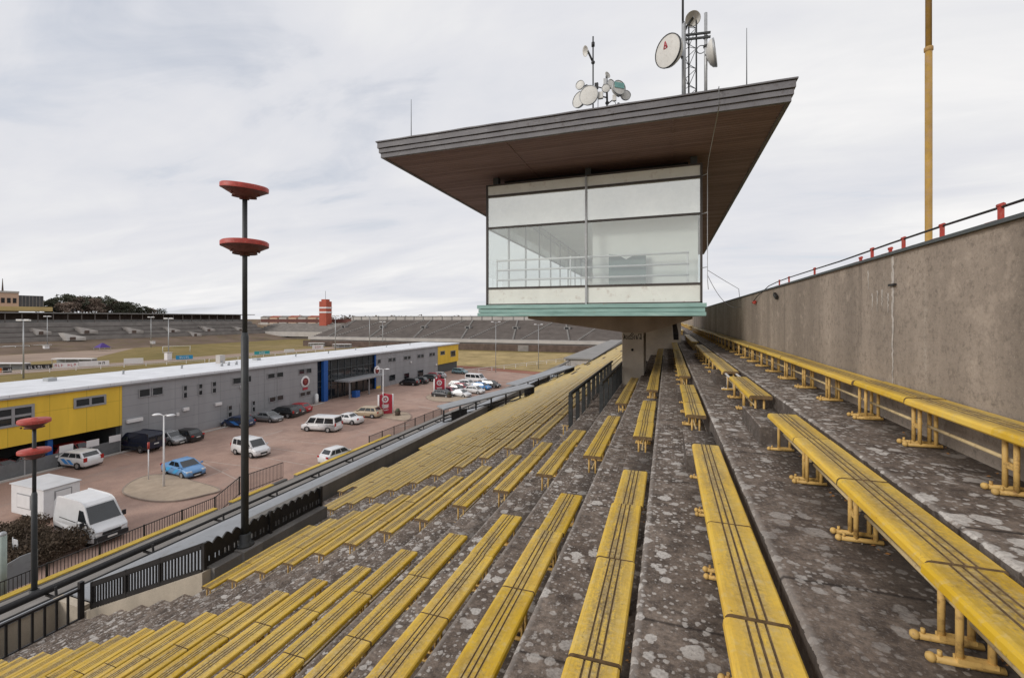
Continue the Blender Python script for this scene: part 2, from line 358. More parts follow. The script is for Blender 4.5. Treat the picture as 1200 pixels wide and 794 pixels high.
def pane(name,tint,refl,film,filmc):
    """thin window pane: see-through, mirror-like, and a film of dust"""
    m=bpy.data.materials.new(name); m.use_nodes=True; nt=m.node_tree; nt.nodes.remove(nt.nodes['Principled BSDF'])
    out=nt.nodes['Material Output']; v=mapping(nt)
    tr=nt.nodes.new('ShaderNodeBsdfTransparent'); tr.inputs[0].default_value=(*tint,1)
    gl=nt.nodes.new('ShaderNodeBsdfGlossy'); gl.inputs['Roughness'].default_value=0.015; gl.inputs['Color'].default_value=(.96,.98,.965,1)
    bp=nt.nodes.new('ShaderNodeBump'); bp.inputs['Strength'].default_value=.015; bp.inputs['Distance'].default_value=.05
    nt.nodes.remove(bp)
    df=nt.nodes.new('ShaderNodeBsdfDiffuse'); nt.links.new(ramp(nt,noise(nt,v,1.3,5,.6),[(0.3,tuple(x*.85 for x in filmc)),(0.7,filmc)]),df.inputs[0])
    m1=nt.nodes.new('ShaderNodeMixShader'); nt.links.new(ramp(nt,noise(nt,v,.9,6,.65),[(0.3,film*.7),(0.7,min(1,film*1.25))]),m1.inputs[0])
    nt.links.new(tr.outputs[0],m1.inputs[1]); nt.links.new(df.outputs[0],m1.inputs[2])
    m2=nt.nodes.new('ShaderNodeMixShader'); m2.inputs[0].default_value=refl
    nt.links.new(m1.outputs[0],m2.inputs[1]); nt.links.new(gl.outputs[0],m2.inputs[2]); nt.links.new(m2.outputs[0],out.inputs[0]); return m
M['pane_clear']=pane('clear_pane',(.94,.98,.96),.24,.08,(.8,.82,.78))
M['pane_milky']=pane('milky_pane',(.85,.9,.87),.46,.85,(.80,.84,.78))
M['band']=paint('pale_band',(.78,.80,.74),0.3,0.08,1.5,dirt=(.55,.5,.44),dirt_amt=.25,spec=.6)
M['inner']=paint('inner_wall',(.82,.83,.8),0.8,0.05,1)
M['board_green']=paint('grey_green_board',(.16,.22,.2),0.6,0.1,2)
def asphalt():
    m,nt,b=newmat('red_asphalt',0.85,0.3)
    v=mapping(nt); a=noise(nt,v,.06,5,.6); c=noise(nt,v,.5,6,.65); f=noise(nt,v,9,5,.7)
    col=ramp(nt,a,[(0.3,(.35,.225,.178)),(0.55,(.425,.285,.228)),(0.75,(.46,.335,.28))])
    col=mix(nt,ramp(nt,c,[(0.35,.5),(0.55,0)]),col,(.25,.165,.135)); col=mix(nt,ramp(nt,f,[(0.3,.35),(0.6,0)]),col,(.15,.105,.09))
    col=mix(nt,ramp(nt,noise(nt,mapping(nt,(.3,.05,1)),1.2,5,.6),[(0.58,0),(0.7,.4)]),col,(.3,.24,.21))
    setc(nt,b,col); return m
M['asphalt']=asphalt()
def grass():
    m,nt,b=newmat('dry_grass',0.95,0.1)
    v=mapping(nt); a=noise(nt,mapping(nt,(.010,.018,.01)),1.0,5,.6); c=noise(nt,v,.12,6,.7); f=noise(nt,v,3,5,.7)
    col=ramp(nt,a,[(0.35,(.21,.165,.06)),(0.5,(.275,.205,.085)),(0.66,(.33,.245,.125))])
    col=mix(nt,ramp(nt,c,[(0.35,.6),(0.6,0)]),col,(.13,.105,.035)); col=mix(nt,ramp(nt,f,[(0.4,.3),(0.6,0)]),col,(.11,.09,.04))
    setc(nt,b,col); return m
M['grass']=grass()
M['grass_dry']=paint('pale_dry_grass',(.38,.285,.14),.95,.3,.12,spec=.1,dirt=(.2,.16,.06),dirt_amt=.5)
M['track']=paint('brown_track',(.33,.25,.2),.95,.2,.06,spec=.1)
M['track_red']=paint('red_track',(.3,.14,.1),.95,.2,.1,spec=.1)
M['gravel']=paint('sandy_gravel',(.40,.32,.245),.95,.16,1.2,spec=.1)
M['kerb']=paint('kerb_stone',(.3,.24,.2),.9,.15,1)
M['line']=paint('worn_line',(.43,.34,.29),.8,.2,2)
M['earth']=paint('brown_bank',(.17,.125,.095),.95,.3,.08,spec=.1,dirt=(.13,.11,.05),dirt_amt=.5)
M['seats_far']=paint('far_seats',(.24,.22,.205),.9,.25,.25)
M['seats_far_dark']=paint('far_seats_dark',(.15,.13,.12),.9,.25,.25)
M['aisle_far']=paint('far_aisle',(.26,.25,.24),.9,.15,.3)
M['parapet_far']=paint('far_parapet',(.47,.44,.41),.9,.15,.2)
M['hedge_far']=paint('far_dark_wall',(.12,.085,.07),.9,.35,.4)
M['peach']=paint('peach_wall',(.55,.38,.28),.8,.06,.3)
M['brick_red']=paint('brick_red',(.40,.09,.055),.8,.12,.3)
M['bark']=paint('bark',(.09,.065,.05),.95,.3,2)
def leafmat(name,c):
    m,nt,b=newmat(name,.8,.2); oi=nt.nodes.new('ShaderNodeObjectInfo'); v=mapping(nt)
    col=ramp(nt,noise(nt,v,.6,4,.6),[(0.3,tuple(x*.6 for x in c)),(0.7,tuple(x*1.35 for x in c))])
    hv=nt.nodes.new('ShaderNodeHueSaturation'); nt.links.new(col,hv.inputs['Color']); nt.links.new(math_n(nt,'ADD',math_n(nt,'MULTIPLY',oi.outputs['Random'],.5),.75),hv.inputs['Value'])
    setc(nt,b,hv.outputs[0]); return m
M['leaf_dark']=leafmat('dark_foliage',(.085,.088,.06))
M['leaf_brown']=leafmat('bare_twigs',(.2,.15,.12))
M['hedge']=leafmat('brown_hedge',(.11,.08,.055))
def carpaint(name,c,metal=0.0):
    m,nt,b=newmat(name,.38,.45,metal); b.inputs['Coat Weight'].default_value=.3; b.inputs['Coat Roughness'].default_value=.16
    v=mapping(nt,kind='obj'); sep=nt.nodes.new('ShaderNodeSeparateXYZ'); nt.links.new(v,sep.inputs[0])
    col=ramp(nt,noise(nt,v,2,4,.6),[(0.3,tuple(x*.9 for x in c)),(0.7,c)])
    dirt=math_n(nt,'MULTIPLY',ramp(nt,noise(nt,v,5,5,.7),[(0.35,0),(0.7,.6)]),ramp(nt,sep.outputs[2],[(0.2,1),(0.55,0)]))
    setc(nt,b,mix(nt,dirt,col,(.16,.13,.11))); return m

# ------------------------------------------------------------------ world, sun, camera
w=bpy.data.worlds.new('World'); SC.world=w; w.use_nodes=True; nt=w.node_tree
bg=nt.nodes['Background']
SUN_EL=R(27); sdir=Vector((-.60,-.72,0)).normalized()
sky=nt.nodes.new('ShaderNodeTexSky'); sky.sky_type='NISHITA'; sky.sun_disc=False; sky.sun_elevation=SUN_EL
sky.sun_rotation=math.atan2(sdir.x,sdir.y)%(2*math.pi)
tc=nt.nodes.new('ShaderNodeTexCoord'); sep=nt.nodes.new('ShaderNodeSeparateXYZ'); nt.links.new(tc.outputs['Generated'],sep.inputs[0])
zz=math_n(nt,'ADD',math_n(nt,'MAXIMUM',sep.outputs[2],0.0),0.17)
cx=math_n(nt,'DIVIDE',sep.outputs[0],zz); cy=math_n(nt,'DIVIDE',sep.outputs[1],zz)
cmb=nt.nodes.new('ShaderNodeCombineXYZ'); nt.links.new(cx,cmb.inputs[0]); nt.links.new(cy,cmb.inputs[1])
mp=nt.nodes.new('ShaderNodeMapping'); mp.inputs['Rotation'].default_value=(0,0,R(35)); mp.inputs['Scale'].default_value=(.55,1.25,1); mp.inputs['Location'].default_value=(3.1,1.7,0)
nt.links.new(cmb.outputs[0],mp.inputs[0])
c1=noise(nt,mp.outputs[0],.62,7,.52,.7); c2=noise(nt,mp.outputs[0],2.3,8,.58,.9)
cl=math_n(nt,'ADD',math_n(nt,'MULTIPLY',c1,.79),math_n(nt,'MULTIPLY',c2,.21))
# clouds: grey undersides to bright white, thin gaps of blue
ccol=ramp(nt,cl,[(0.36,(6.3,6.5,7.05)),(0.46,(7.1,7.15,7.5)),(0.53,(7.7,7.7,7.85)),(0.62,(8.7,8.6,8.55))])
cov=ramp(nt,cl,[(0.30,.55),(0.42,1.0)])
scl=mix(nt,1.0,sky.outputs[0],(1.15,1.15,1.15),'MULTIPLY')
tot=mix(nt,cov,scl,ccol)
nt.links.new(tot,bg.inputs[0]); bg.inputs[1].default_value=0.10
sl=bpy.data.lights.new('sun','SUN'); sl.energy=1.6; sl.angle=R(16); sl.color=(1,.95,.88)
so=bpy.data.objects.new('sun',sl); COL.objects.link(so)
sv=Vector((sdir.x*math.cos(SUN_EL),sdir.y*math.cos(SUN_EL),math.sin(SUN_EL)))
so.rotation_euler=(-sv).to_track_quat('-Z','Y').to_euler(); so.location=sv*100
cam=bpy.data.cameras.new('camera'); co=bpy.data.objects.new('camera',cam); COL.objects.link(co)
cam.sensor_width=36; cam.lens=36*F/1200; cam.shift_y=-24/1200; cam.clip_end=5000; cam.clip_start=.05
co.location=(0,0,0); co.rotation_euler=(R(90),0,TH); SC.camera=co
SC.view_settings.view_transform='Standard'; SC.view_settings.look='None'; SC.view_settings.gamma=1; SC.view_settings.exposure=0.12
# ================================================================== THE STAND WE STAND ON
def Zs(k): return 1.655+.455*k-(.0039*k*k if k>0 else 0)
def X0(k): return .306-.9*k
SH=.45                                   # seat height
def ZT(k): return -(Zs(k)+SH)          # tread level
def TE(k): return -.214-.9*k            # front edge of tread k
WALLX=2.47
def terr_poly(kmax):
    P=[(WALLX+.3,ZT(-2)-.02)]
    P=[(WALLX+.25,ZT(-2))]
    for k in range(-2,kmax+1):
        P.append((TE(k)+.018,ZT(k))); P.append((TE(k),ZT(k)-.018))
        if k<kmax: P.append((TE(k)+.012,ZT(k+1)))
    P.append((TE(kmax),GZ-.2)); P.append((WALLX+.25,GZ-.2))
    return P
stand=thing('grandstand','stepped dark concrete terrace with lichen blotches carrying the rows of yellow benches','grandstand',(-6,0,GZ))
t=MB()
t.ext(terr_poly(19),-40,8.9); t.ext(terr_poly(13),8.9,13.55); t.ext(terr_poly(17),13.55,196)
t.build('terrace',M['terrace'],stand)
# half-height aisle steps, one flight per aisle
AIS=[(6.62,8.1),(12.15,13.6)]
for ia,(ya,yb) in enumerate(AIS):
    a=MB()
    km=[18,12][ia]
    for k in range(-1,km+1):
        rise=ZT(k-1)-ZT(k); x1=TE(k-1); jj=rnd.uniform(-.05,.05)
        a.box(x1-.44,x1+.004,ya+jj,yb+jj*.5,ZT(k)-.02,ZT(k)+rise*.52)
    a.build('stair_flight',M['terrace'],stand,bevel=.015)
# parapets at the foot of the terrace
p=MB()
p.box(-12.32,-11.95,9.1,13.5,-8.6,-6.98)
p.box(-12.75,-11.85,9.95,10.6,-8.6,-6.93)
p.build('parapet',M['grey_conc'],stand,bevel=.02)
p=MB()
p.box(-16.05,-15.7,13.6,62,-10.5,-8.08); 
p.build('parapet',M['grey_conc'],stand,bevel=.02)
# sloping side wall of the stairway and tan retaining wall
p=MB()
p.ext([(-12.1,-7.0),(-12.1,-14.9),(-17.45,-14.9),(-17.45,-9.25),(-17.2,-9.17)],8.86,9.14)
p.build('stair_side_wall',M['tan'],stand)
p=MB()
p.box(-18.85,-18.6,-8,8.8,-14.9,-9.1); p.build('retaining_wall',M['tan'],stand)
p=MB(); p.box(-18.6,-17.3,-8,8.86,-14.9,-10.9); p.build('trench_floor',M['grey_conc'],stand)
m=MB(); m.box(-18.85,-17.46,8.86,9.12,-14.9,-9.09); m.build('retaining_wall',M['tan'],stand)
for Y0 in (2.3,4.9,7.2):   # ribs on the retaining wall
    p=MB(); p.box(-18.6,-18.5,Y0,Y0+.16,-10.9,-9.14); p.build('pilaster',M['tan'],stand)
# lower apron below the stand, falling to the car park edge
p=MB()
p.ext([(-19.95,-9.75),(-21,-10.4),(-27,-12.52),(-31.1,-14.02),(-31.1,-14.9),(-19.95,-14.9)],-10,200)
p.build('apron',M['grey_conc'],stand)

# back wall along the top of the stand
WT=.735
wall=thing('back_wall','long tall stained brown concrete wall behind the topmost bench row','wall',(2.6,0,-1.2))
m=MB(); ys=[-14,-8.2,-2.1,0.1,6.35,12.6,18.8,25,31.2,37.4,50,75,100,130,160,196]
for a,b in zip(ys,ys[1:]): m.box(WALLX,WALLX+.28,a+.006,b-.006,ZT(-2)-.3,WT)
m.build('wall_slab',M['wall'],wall)
m=MB()
for a,b in zip(ys,ys[1:]): m.box(WALLX-.035,WALLX+.32,a+.004,b-.004,WT+.002,WT+.035)
m.build('coping',M['grey_dark'],wall)
m=MB()   # lime run-off and patched joint
jm=paint('lime_stain',(.5,.46,.42),.95,.3,14)
def stain(y0,y1,z0,z1,seed,n=12):
    q=random.Random(seed); top=[];bot=[]
    for i in range(n+1):
        f=i/n; z=z1+(z0-z1)*f; wd=(y1-y0)*(.5+.5*q.random())*(1-.75*f)
        c=(y0+y1)/2+q.uniform(-.012,.012)
        top.append((WALLX-.003,c-wd/2,z)); bot.append((WALLX-.003,c+wd/2,z))
    for i in range(n): m.quad(top[i],bot[i],bot[i+1],top[i+1])
stain(6.31,6.39,-.9,.72,3,40)
stain(3.46,3.52,-.25,.02,5,10)
for k in range(5):
    y=6.44+.13*k+rnd.random()*.06; z=rnd.uniform(.2,.68); stain(y,y+.05,z-rnd.uniform(.08,.3),z,10+k,10)
m.build('lime_stain',jm,wall)
m=MB(); m.box(WALLX-.03,WALLX+.0,6.26,6.4,.375,.4); m.build('iron_stub',M['black'],wall)

# ------------------------------------------------------------------ benches
W=.33; BL=1.22
def seat_profile():
    T=SH; g=.013; d=.007
    P=[(.012,T-.066),(.0,T-.052),(.004,T-.020),(.016,T-.006),(.034,T)]; mt=[0,0,0,0,0]
    for c in (.118,.165,.212):
        P+=[(c-g/2,T),(c-g/2+.002,T-d),(c+g/2-.002,T-d),(c+g/2,T)]; mt+=[1,1,1,0]
    P+=[(W-.012,T),(W,T-.010),(W,T-.052),(W-.02,T-.062),(.05,T-.05)]; mt+=[0,0,0,0,0]
    return P,mt
def bench_seat(y0,y1):
    m=MB(); P,mt=seat_profile(); n=len(P); g=.007
    m.ext(P,y0+g,y1-g,mt,cap=False)
    # end caps: quads between matching points keep the concave ends clean
    for y,flip in ((y0+g,0),(y1-g,1)):
        m.add([(x,y,z) for x,z in P],[tuple(range(n))],1)
    return m
def leg_frame(y,side=0):
    """one frame: two posts front/back standing on a foot tube; doubled at a joint"""
    m=MB()
    offs=(-.055,.055) if side==0 else ((.05,) if side<0 else (-.05,))
    for o in offs:
        yy=y+o
        for x in (.105,.225):
            m.tube([(x,yy,.03),(x,yy,SH-.055)],.0165,8)
        m.tube([(.0,yy,.022),(.27,yy,.022)],.018,8)
        m.ball((-.004,yy,.024),.024,8,0)
        m.box(.04,.29,yy-.018,yy+.018,SH-.07,SH-.055)
    if side==0: m.box(.095,.115,y-.055,y+.055,.17,.21)
    else:
        for o in offs: m.box(.09,.24,y+o-.022,y+o+.022,.03,.05)
    for o in offs: m.tube([(.03,y+o,.035),(.03,y+o,.062)],.010,6)
    return m
def make_bench(n=3,missing=()):
    root=thing('stadium_bench',None,'bench',(0,0,0))
    for i in range(n):
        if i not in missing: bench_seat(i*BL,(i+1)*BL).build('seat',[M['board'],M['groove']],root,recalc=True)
    for i in range(n+1):
        lm=M['white_frame'] if missing and i>min(missing) else M['leg']
        leg_frame(min(max(i*BL,.03),n*BL-.03), -1 if i==0 else (1 if i==n else 0)).build('leg_frame',lm,root)
    for i in range(n):
        r=MB(); r.tube([(.165,i*BL+.06,.205),(.165,(i+1)*BL-.06,.205)],.015,8)
        r.build('rail',M['leg_pale'],root)
        if i in missing:
            r=MB()
            for x in (.05,.27): r.bar((x,i*BL,SH-.06),(x,(i+1)*BL,SH-.06),.03,.03)
            r.bar((.05,(i+1)*BL-.02,SH-.06),(.27,(i+1)*BL-.02,SH-.06),.03,.03)
            r.build('bare_frame',M['white_frame'],root)
    return root
ORD=['top','second','third','fourth','fifth','sixth','seventh','eighth','ninth','tenth','eleventh','twelfth','thirteenth','fourteenth','fifteenth','sixteenth','seventeenth','eighteenth','nineteenth','twentieth','twenty-first']
PLACE={}
proto=make_bench(3); proto_used=False
GRP='yellow benches on the terrace'
def place(o,k,y,label):
    for ch in o.children:
        if ch.name.startswith('seat'):
            ch.location=(rnd.uniform(-.005,.005),rnd.uniform(-.002,.002),rnd.uniform(-.0025,.0025)); ch.rotation_euler=(R(rnd.uniform(-.12,.12)),R(rnd.uniform(-.35,.35)),R(rnd.uniform(-.16,.16)))
    o.location=(X0(k)+rnd.uniform(-.004,.004),y+rnd.uniform(-.02,.02),ZT(k))
    o.rotation_euler=(0,0,R(rnd.uniform(-.06,.06)))
    tag(o,label,'bench',GRP)
def bench(k,y,label):
    global proto_used
    o=proto if not proto_used else copy_tree(proto)
    proto_used=True; place(o,k,y,label); return o
def rowname(k): return ORD[k+2]+' row from the back wall'
# bay before the first aisle (nearest the camera)
L3=3*BL+.005
for k in range(-1,19):
    nb=1 if k>9 else 2
    if k<6: nb=3
    for j in range(nb):
        w_=['at the near aisle','second from the near aisle','third from the near aisle'][j]
        bench(k,6.45-L3*(j+1),f'yellow bench, {rowname(k)}, near bay, {w_}')
# continuous row along the wall
yy=6.41-3*L3; j=0
WP=['cut off at the right photo edge','nearest whole one seen','second seen from the right edge','third from the right edge','fourth from the right edge','fifth from the right edge','sixth from the right edge','seventh from the right edge','eighth from the right edge','ninth from the right edge','tenth from the right edge','eleventh from the right edge','twelfth from the right edge','thirteenth from the right edge']
for j in range(13):
    bench(-2,yy+j*(L3+.01),f'yellow bench against the back wall, {WP[j]}')
# second bay
bm_=make_bench(3,missing=(2,)); place(bm_,-1,7.85,'yellow bench in second bay with its farthest boards missing from a bare white frame')
for k in range(0,14):
    bench(k,8.32,f'yellow bench, {rowname(k)}, between the first two aisles')
# third bay: three benches long
for k in list(range(-1,3))+list(range(5,18)):
    for j in range(3):
        if k==2 and j>=1: continue
        if k>=16 and j==0: continue
        if k==17 and j!=1: continue
        w_=['first bench','second bench','third bench'][j]
        bench(k,13.85+(-2.6 if (k==-1) else 0)+j*(L3+.05),f'yellow bench, {rowname(k)}, {w_} past the second aisle')
b2=make_bench(2); place(b2,2,13.86+L3,'short yellow bench, '+rowname(2)+', right in front of the tower pier')
lone=thing('bare_bench_leg','lone ochre bench leg frame without a seat at the foot of the stairwell railing','bench leg',(X0(4),14.3,ZT(4)))
m=MB()
for x in (.105,.225): m.tube([(X0(4)+x,14.3,ZT(4)+.02),(X0(4)+x,14.3,ZT(4)+.4)],.0165,8)
m.build('post',M['leg'],lone); m=MB(); m.tube([(X0(4),14.3,ZT(4)+.02),(X0(4)+.27,14.3,ZT(4)+.02)],.018,8); m.box(X0(4)+.05,X0(4)+.28,14.28,14.32,ZT(4)+.385,ZT(4)+.4); m.build('foot_tube',M['leg'],lone)
# farther bays: simple meshes, copies share them
def far_bench_mesh(mb,x,y,z,L=3.66):
    mb.ext([(x,z+SH-.06),(x,z+SH-.005),(x+.02,z+SH),(x+W-.02,z+SH),(x+W,z+SH-.01),(x+W,z+SH-.06)],y,y+L,0)
    for yy_ in (.06,1.22,2.44,L-.06):
        for xx in (.105,.225): mb.box(x+xx-.018,x+xx+.018,y+yy_-.03,y+yy_+.03,z,z+SH-.06,1)
fb=MB(); far_bench_mesh(fb,0,0,0)
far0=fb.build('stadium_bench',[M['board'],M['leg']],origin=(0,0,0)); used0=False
for bay,y0,nm in ((0,25.05,3),(1,36.25,6)):
    for k in list(range(-1,2))+list(range(4,18)):
        for j in range(3):
            if bay==1 and k<2 : continue
            o=far0 if not used0 else far0.copy()
            if used0: COL.objects.link(o)
            used0=True
            place(o,k,y0+j*(L3+.05),f'yellow bench, {rowname(k)}, {ORD[nm+j] if nm+j else "first"} bench past the second aisle')
fs=MB(); y=47.5
while y<190:
    for k in range(-2,18):
        for j in range(3):
            if rnd.random()<.06: continue
            far_bench_mesh(fs,X0(k),y+j*L3,ZT(k))
    y+=11.2
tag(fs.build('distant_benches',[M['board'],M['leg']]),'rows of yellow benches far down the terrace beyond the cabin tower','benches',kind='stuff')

# ------------------------------------------------------------------ railings
def picket_rail(mb,p,q,h,step,wd=.035,rail=.05,mid=None,bottom=.08):
    p=Vector(p);q=Vector(q);d=q-p;L=Vector((d.x,d.y,0)).length;n=max(1,int(L/step))
    for i in range(n+1):
        a=p+d*i/n; mb.box(a.x-wd/2,a.x+wd/2,a.y-wd/2,a.y+wd/2,a.z,a.z+h)
    mb.bar(p+Vector((0,0,h)),q+Vector((0,0,h)),rail*1.3,rail)
    if bottom is not None: mb.bar(p+Vector((0,0,bottom)),q+Vector((0,0,bottom)),rail,rail*.8)
r=thing('front_railing','black railing of wide spaced bars along the near foot of the terrace','railing',(-17.3,5,-9.4))
m=MB(); picket_rail(m,(-17.28,-4,-9.42),(-17.28,8.75,-9.42),1.0,.27,.05,.07); m.build('pickets',M['black'],r)
for y in (-4,.2,4.5,8.8):
    m=MB(); m.box(-17.34,-17.22,y-.06,y+.06,-9.4,-8.2); m.build('post',M['black'],r)
r=thing('stair_railing','black picket railing on the sloping tan wall beside the lower stairs','railing',(-14.8,9,-8.2))
m=MB(); picket_rail(m,(-17.1,9,-9.12),(-12.3,9,-7.12),.74,.13,.035,.07); m.bar((-17.1,9,-9.12+.76),(-12.25,9,-7.1+.76),.06,.16); m.bar((-17.1,9,-9.12+.1),(-12.4,9,-7.2+.1),.05,.14); m.build('pickets',M['black'],r)
for x,z in ((-17.1,-9.12),(-15.5,-8.45),(-14.0,-7.83)):
    m=MB(); m.box(x-.04,x+.04,8.96,9.04,z-.05,z+.84); m.build('post',M['black'],r)
# black board fence with scalloped top on the parapet
r=thing('board_fence','black board fence with scalloped top and cut-out slots on the grey parapet','fence',(-12.2,11,-7.0))
y=8.98; i=0
while y<13.45:
    m=MB(); wd=.30
    # board in YZ: legs with slots, scalloped crown
    y0,y1=y,y+wd-.004
    crown=[(y1,-6.42),(y1-.03,-6.36),(y1-.1,-6.29),((y0+y1)/2,-6.27),(y0+.1,-6.30),(y0+.03,-6.36),(y0,-6.42)]
    m.ext_x([(y0,-6.70),(y1,-6.70)]+crown,-12.30,-12.25)
    for s0 in (0,.12,.235):
        m.ext_x([(y0+s0,-6.86),(y0+s0+.06,-6.86),(y0+s0+.06,-6.702),(y0+s0,-6.702)],-12.30,-12.25)
    m.ext_x([(y0,-6.98),(y1,-6.98),(y1,-6.862),(y0,-6.862)],-12.30,-12.25)
    m.build('fence_board',M['black'],r); y+=wd; i+=1
for y in (9.0,11.2,13.45):
    m=MB(); m.box(-12.24,-12.16,y-.04,y+.04,-7.0,-6.25); m.build('post',M['black'],r)
# grey walkway sheet and the pipes along its outer edge
m=MB()
m.ext([(-15.2,-9.02),(-18.6,-9.08),(-19.9,-9.6),(-19.9,-9.66),(-18.6,-9.14),(-15.2,-9.08)],9.2,13.5)
m.ext([(-18.55,-9.06),(-18.85,-9.10),(-19.9,-9.6),(-19.9,-9.68),(-18.55,-9.12)],-8,9.2)
m.ext([(-16.1,-9.0),(-18.6,-9.08),(-19.9,-9.6),(-19.9,-9.68),(-16.1,-9.1)],13.5,70)
tag(m.build('roof_sheet',M['sheet']),'pale grey metal sheet roof strip running along below the terrace parapet','roof sheet')
r=thing('pipe_barrier','long black double pipe barrier along the outer edge of the grey roof strip','barrier',(-20.2,20,-9.7))
m=MB(); m.tube([(-20.55,-8,-9.52),(-20.55,14,-9.52)],.13,8); m.tube([(-20.55,14,-9.6),(-20.55,70,-9.5)],.07,8); m.build('upper_pipe',M['black'],r)
m=MB(); m.tube([(-19.98,-8,-9.62),(-19.98,70,-9.62)],.05,8); m.build('lower_pipe',M['black'],r)
y=-6
while y<70:
    m=MB(); m.bar((-20.0,y,-9.68),(-20.05,y,-9.3),.06,.06); m.box(-20.6,-19.96,y-.03,y+.03,-9.72,-9.64); m.build('stanchion',M['black'],r); y+=3.1
# car park edge: low wall with yellow board, picket fence
def edge_run(y0,y1,lab1,lab2):
    e=thing('edge_wall',lab1,'low wall',(-31.35,(y0+y1)/2,GZ))
    m=MB(); m.box(-31.6,-31.12,y0,y1,GZ-.1,-13.99); m.build('wall_base',M['grey_conc'],e)
    m=MB(); m.box(-31.62,-31.2,y0,y1,-13.985,-13.92); m.build('yellow_coping',M['yellow_strip'],e)
edge_run(-2,24.0,'low wall with yellow board top at the near edge of the car park','')
edge_run(25.2,29.0,'short piece of low wall with yellow board top beside the dark gate','')
edge_run(31.5,46,'low wall with yellow board top beyond the small white car','')
def fence_run(pts,h,label,step=.16,mesh=None):
    r=thing('picket_fence',label,'fence',((pts[0][0]+pts[-1][0])/2,(pts[0][1]+pts[-1][1])/2,GZ))
    m=MB()
    for a,b in zip(pts,pts[1:]): picket_rail(m,(a[0],a[1],a[2]),(b[0],b[1],b[2]),h,step,.024,.045,bottom=.12)
    m.build('pickets',M['black'],r)
    m2=None
    for a,b in zip(pts,pts[1:]):
        n=max(1,int((Vector(b)-Vector(a)).length/2.2))
        for i in range(n):
            c=Vector(a)+(Vector(b)-Vector(a))*i/n
            m=MB(); m.box(c.x-.04,c.x+.04,c.y-.04,c.y+.04,c.z,c.z+h+.06); m.build('post',M['black'],r)
    return r
fence_run([(-32,-2,GZ),(-32,24.4,GZ)],1.42,'long black picket fence along the near edge of the car park')
fence_run([(-32,24.4,GZ),(-32.2,26.6,GZ+.75),(-31.9,30.6,GZ+.75)],1.42,'black picket fence rising to a ramp beside the car park',.13)
fence_run([(-31.8,42.5,GZ),(-31.8,62,GZ)],1.5,'dark picket fence beyond the small white car at the car park edge',.15)
m=MB(); m.box(-31.95,-31.6,26.4,30.8,GZ-.1,GZ+.7); tag(m.build('ramp_block',M['grey_conc']),'concrete ramp block under the raised picket fence','ramp')
# two dark railings round the stairs that go down beside the cabin tower
for (x,z,lab) in ((-3.22,ZT(4),'dark railing of flat posts on the far side of the stairwell by the tower'),(-2.14,ZT(3),'dark railing of flat posts nearest the concrete pier of the tower')):
    r=thing('stairwell_railing',lab,'railing',(x,19,z))
    y=15.6
    while y<28:
        m=MB(); m.box(x-.07,x+.07,y-.05,y+.05,z-.02,z+1.16); m.build('post',M['dark_green'],r); y+=1.3
    m=MB(); m.box(x-.05,x+.05,15.5,28.2,z+1.16,z+1.27); m.build('top_rail',M['dark_green'],r,bevel=.01)
m=MB()
for i in range(6): m.box(-3.1,-2.2,15.75+i*.85,16.58+i*.85,ZT(4)-.05,ZT(3)-.38+i*.075)
m.build('stair_flight',M['terrace'],stand,bevel=.012)

# red brackets and pipe on the wall top
pts=[(2.55,y,WT+.165+.008*math.sin(y*1.3)) for y in [1.5,3,4.7,5.5,6.6,7.2,8.3,9.6,11.4,12.6]]+[(2.53,13.4,WT+.12),(2.4,14.3,WT-.12),(2.38,14.9,WT-.28)]
m=MB(); m.tube(pts,.011,6); tag(m.build('cable_pipe',M['black']),'thin black cable pipe carried on red brackets along the wall top','pipe')
BR=[(4.72,'nearest the right edge'),(5.54,'second from the right edge'),(6.3,'just right of the yellow pole foot'),(6.62,'under the yellow pole'),(7.13,'left of the yellow pole'),(7.5,'small, second left of the yellow pole'),(9.57,'third left of the yellow pole'),(11.4,'second before the bend of the pipe'),(12.3,'at the bend of the pipe')]
for i,(y,pl) in enumerate(BR):
    low=i in (3,5); b=thing('wall_bracket',f'red pipe bracket on the wall top, {pl}','bracket',(2.56,y,WT+.035),'red brackets on the wall top')
    m=MB(); m.box(2.48,2.62,y-.07,y+.07,WT+.036,WT+.052); m.build('base_plate',M['red'],b,bevel=.004)
    m=MB(); hh=.08 if low else .15
    m.box(2.538,2.562,y-.02,y+.02,WT+.052,WT+.036+hh); m.tube([(2.55,y-.03,WT+.03+hh),(2.55,y+.03,WT+.03+hh)],.018,8); m.build('upright',M['red'],b)
m=MB(); m.ball((2.42,14.75,WT-.26),.06,8); tag(m.build('cable_plug',M['red']),'small red cable plug hanging on the wall below the pipe end','plug')
m=MB(); m.obox((2.43,12.1,WT-.2),(.03,0,0),(0,.13,.05),(0,-.02,.04)); tag(m.build('floodlight_box',M['black'],bevel=.01),'small black box lamp hanging on the upper wall','box lamp')
yp=thing('flag_pole','tall chipped yellow steel pole standing behind the back wall','pole',(2.92,6.62,GZ))
m=MB(); m.tube([(2.92,6.62,GZ),(2.92,6.62,3.2)],.035,14); m.tube([(2.92,6.62,3.2),(2.92,6.62,8.5)],.031,14); m.build('shaft',M['yellow_pole'],yp)
m=MB(); m.lathe([(.035,0),(.044,.01),(.044,.05),(.035,.06)],(2.92,6.62,3.15),14); m.build('collar',M['yellow_pole'],yp)

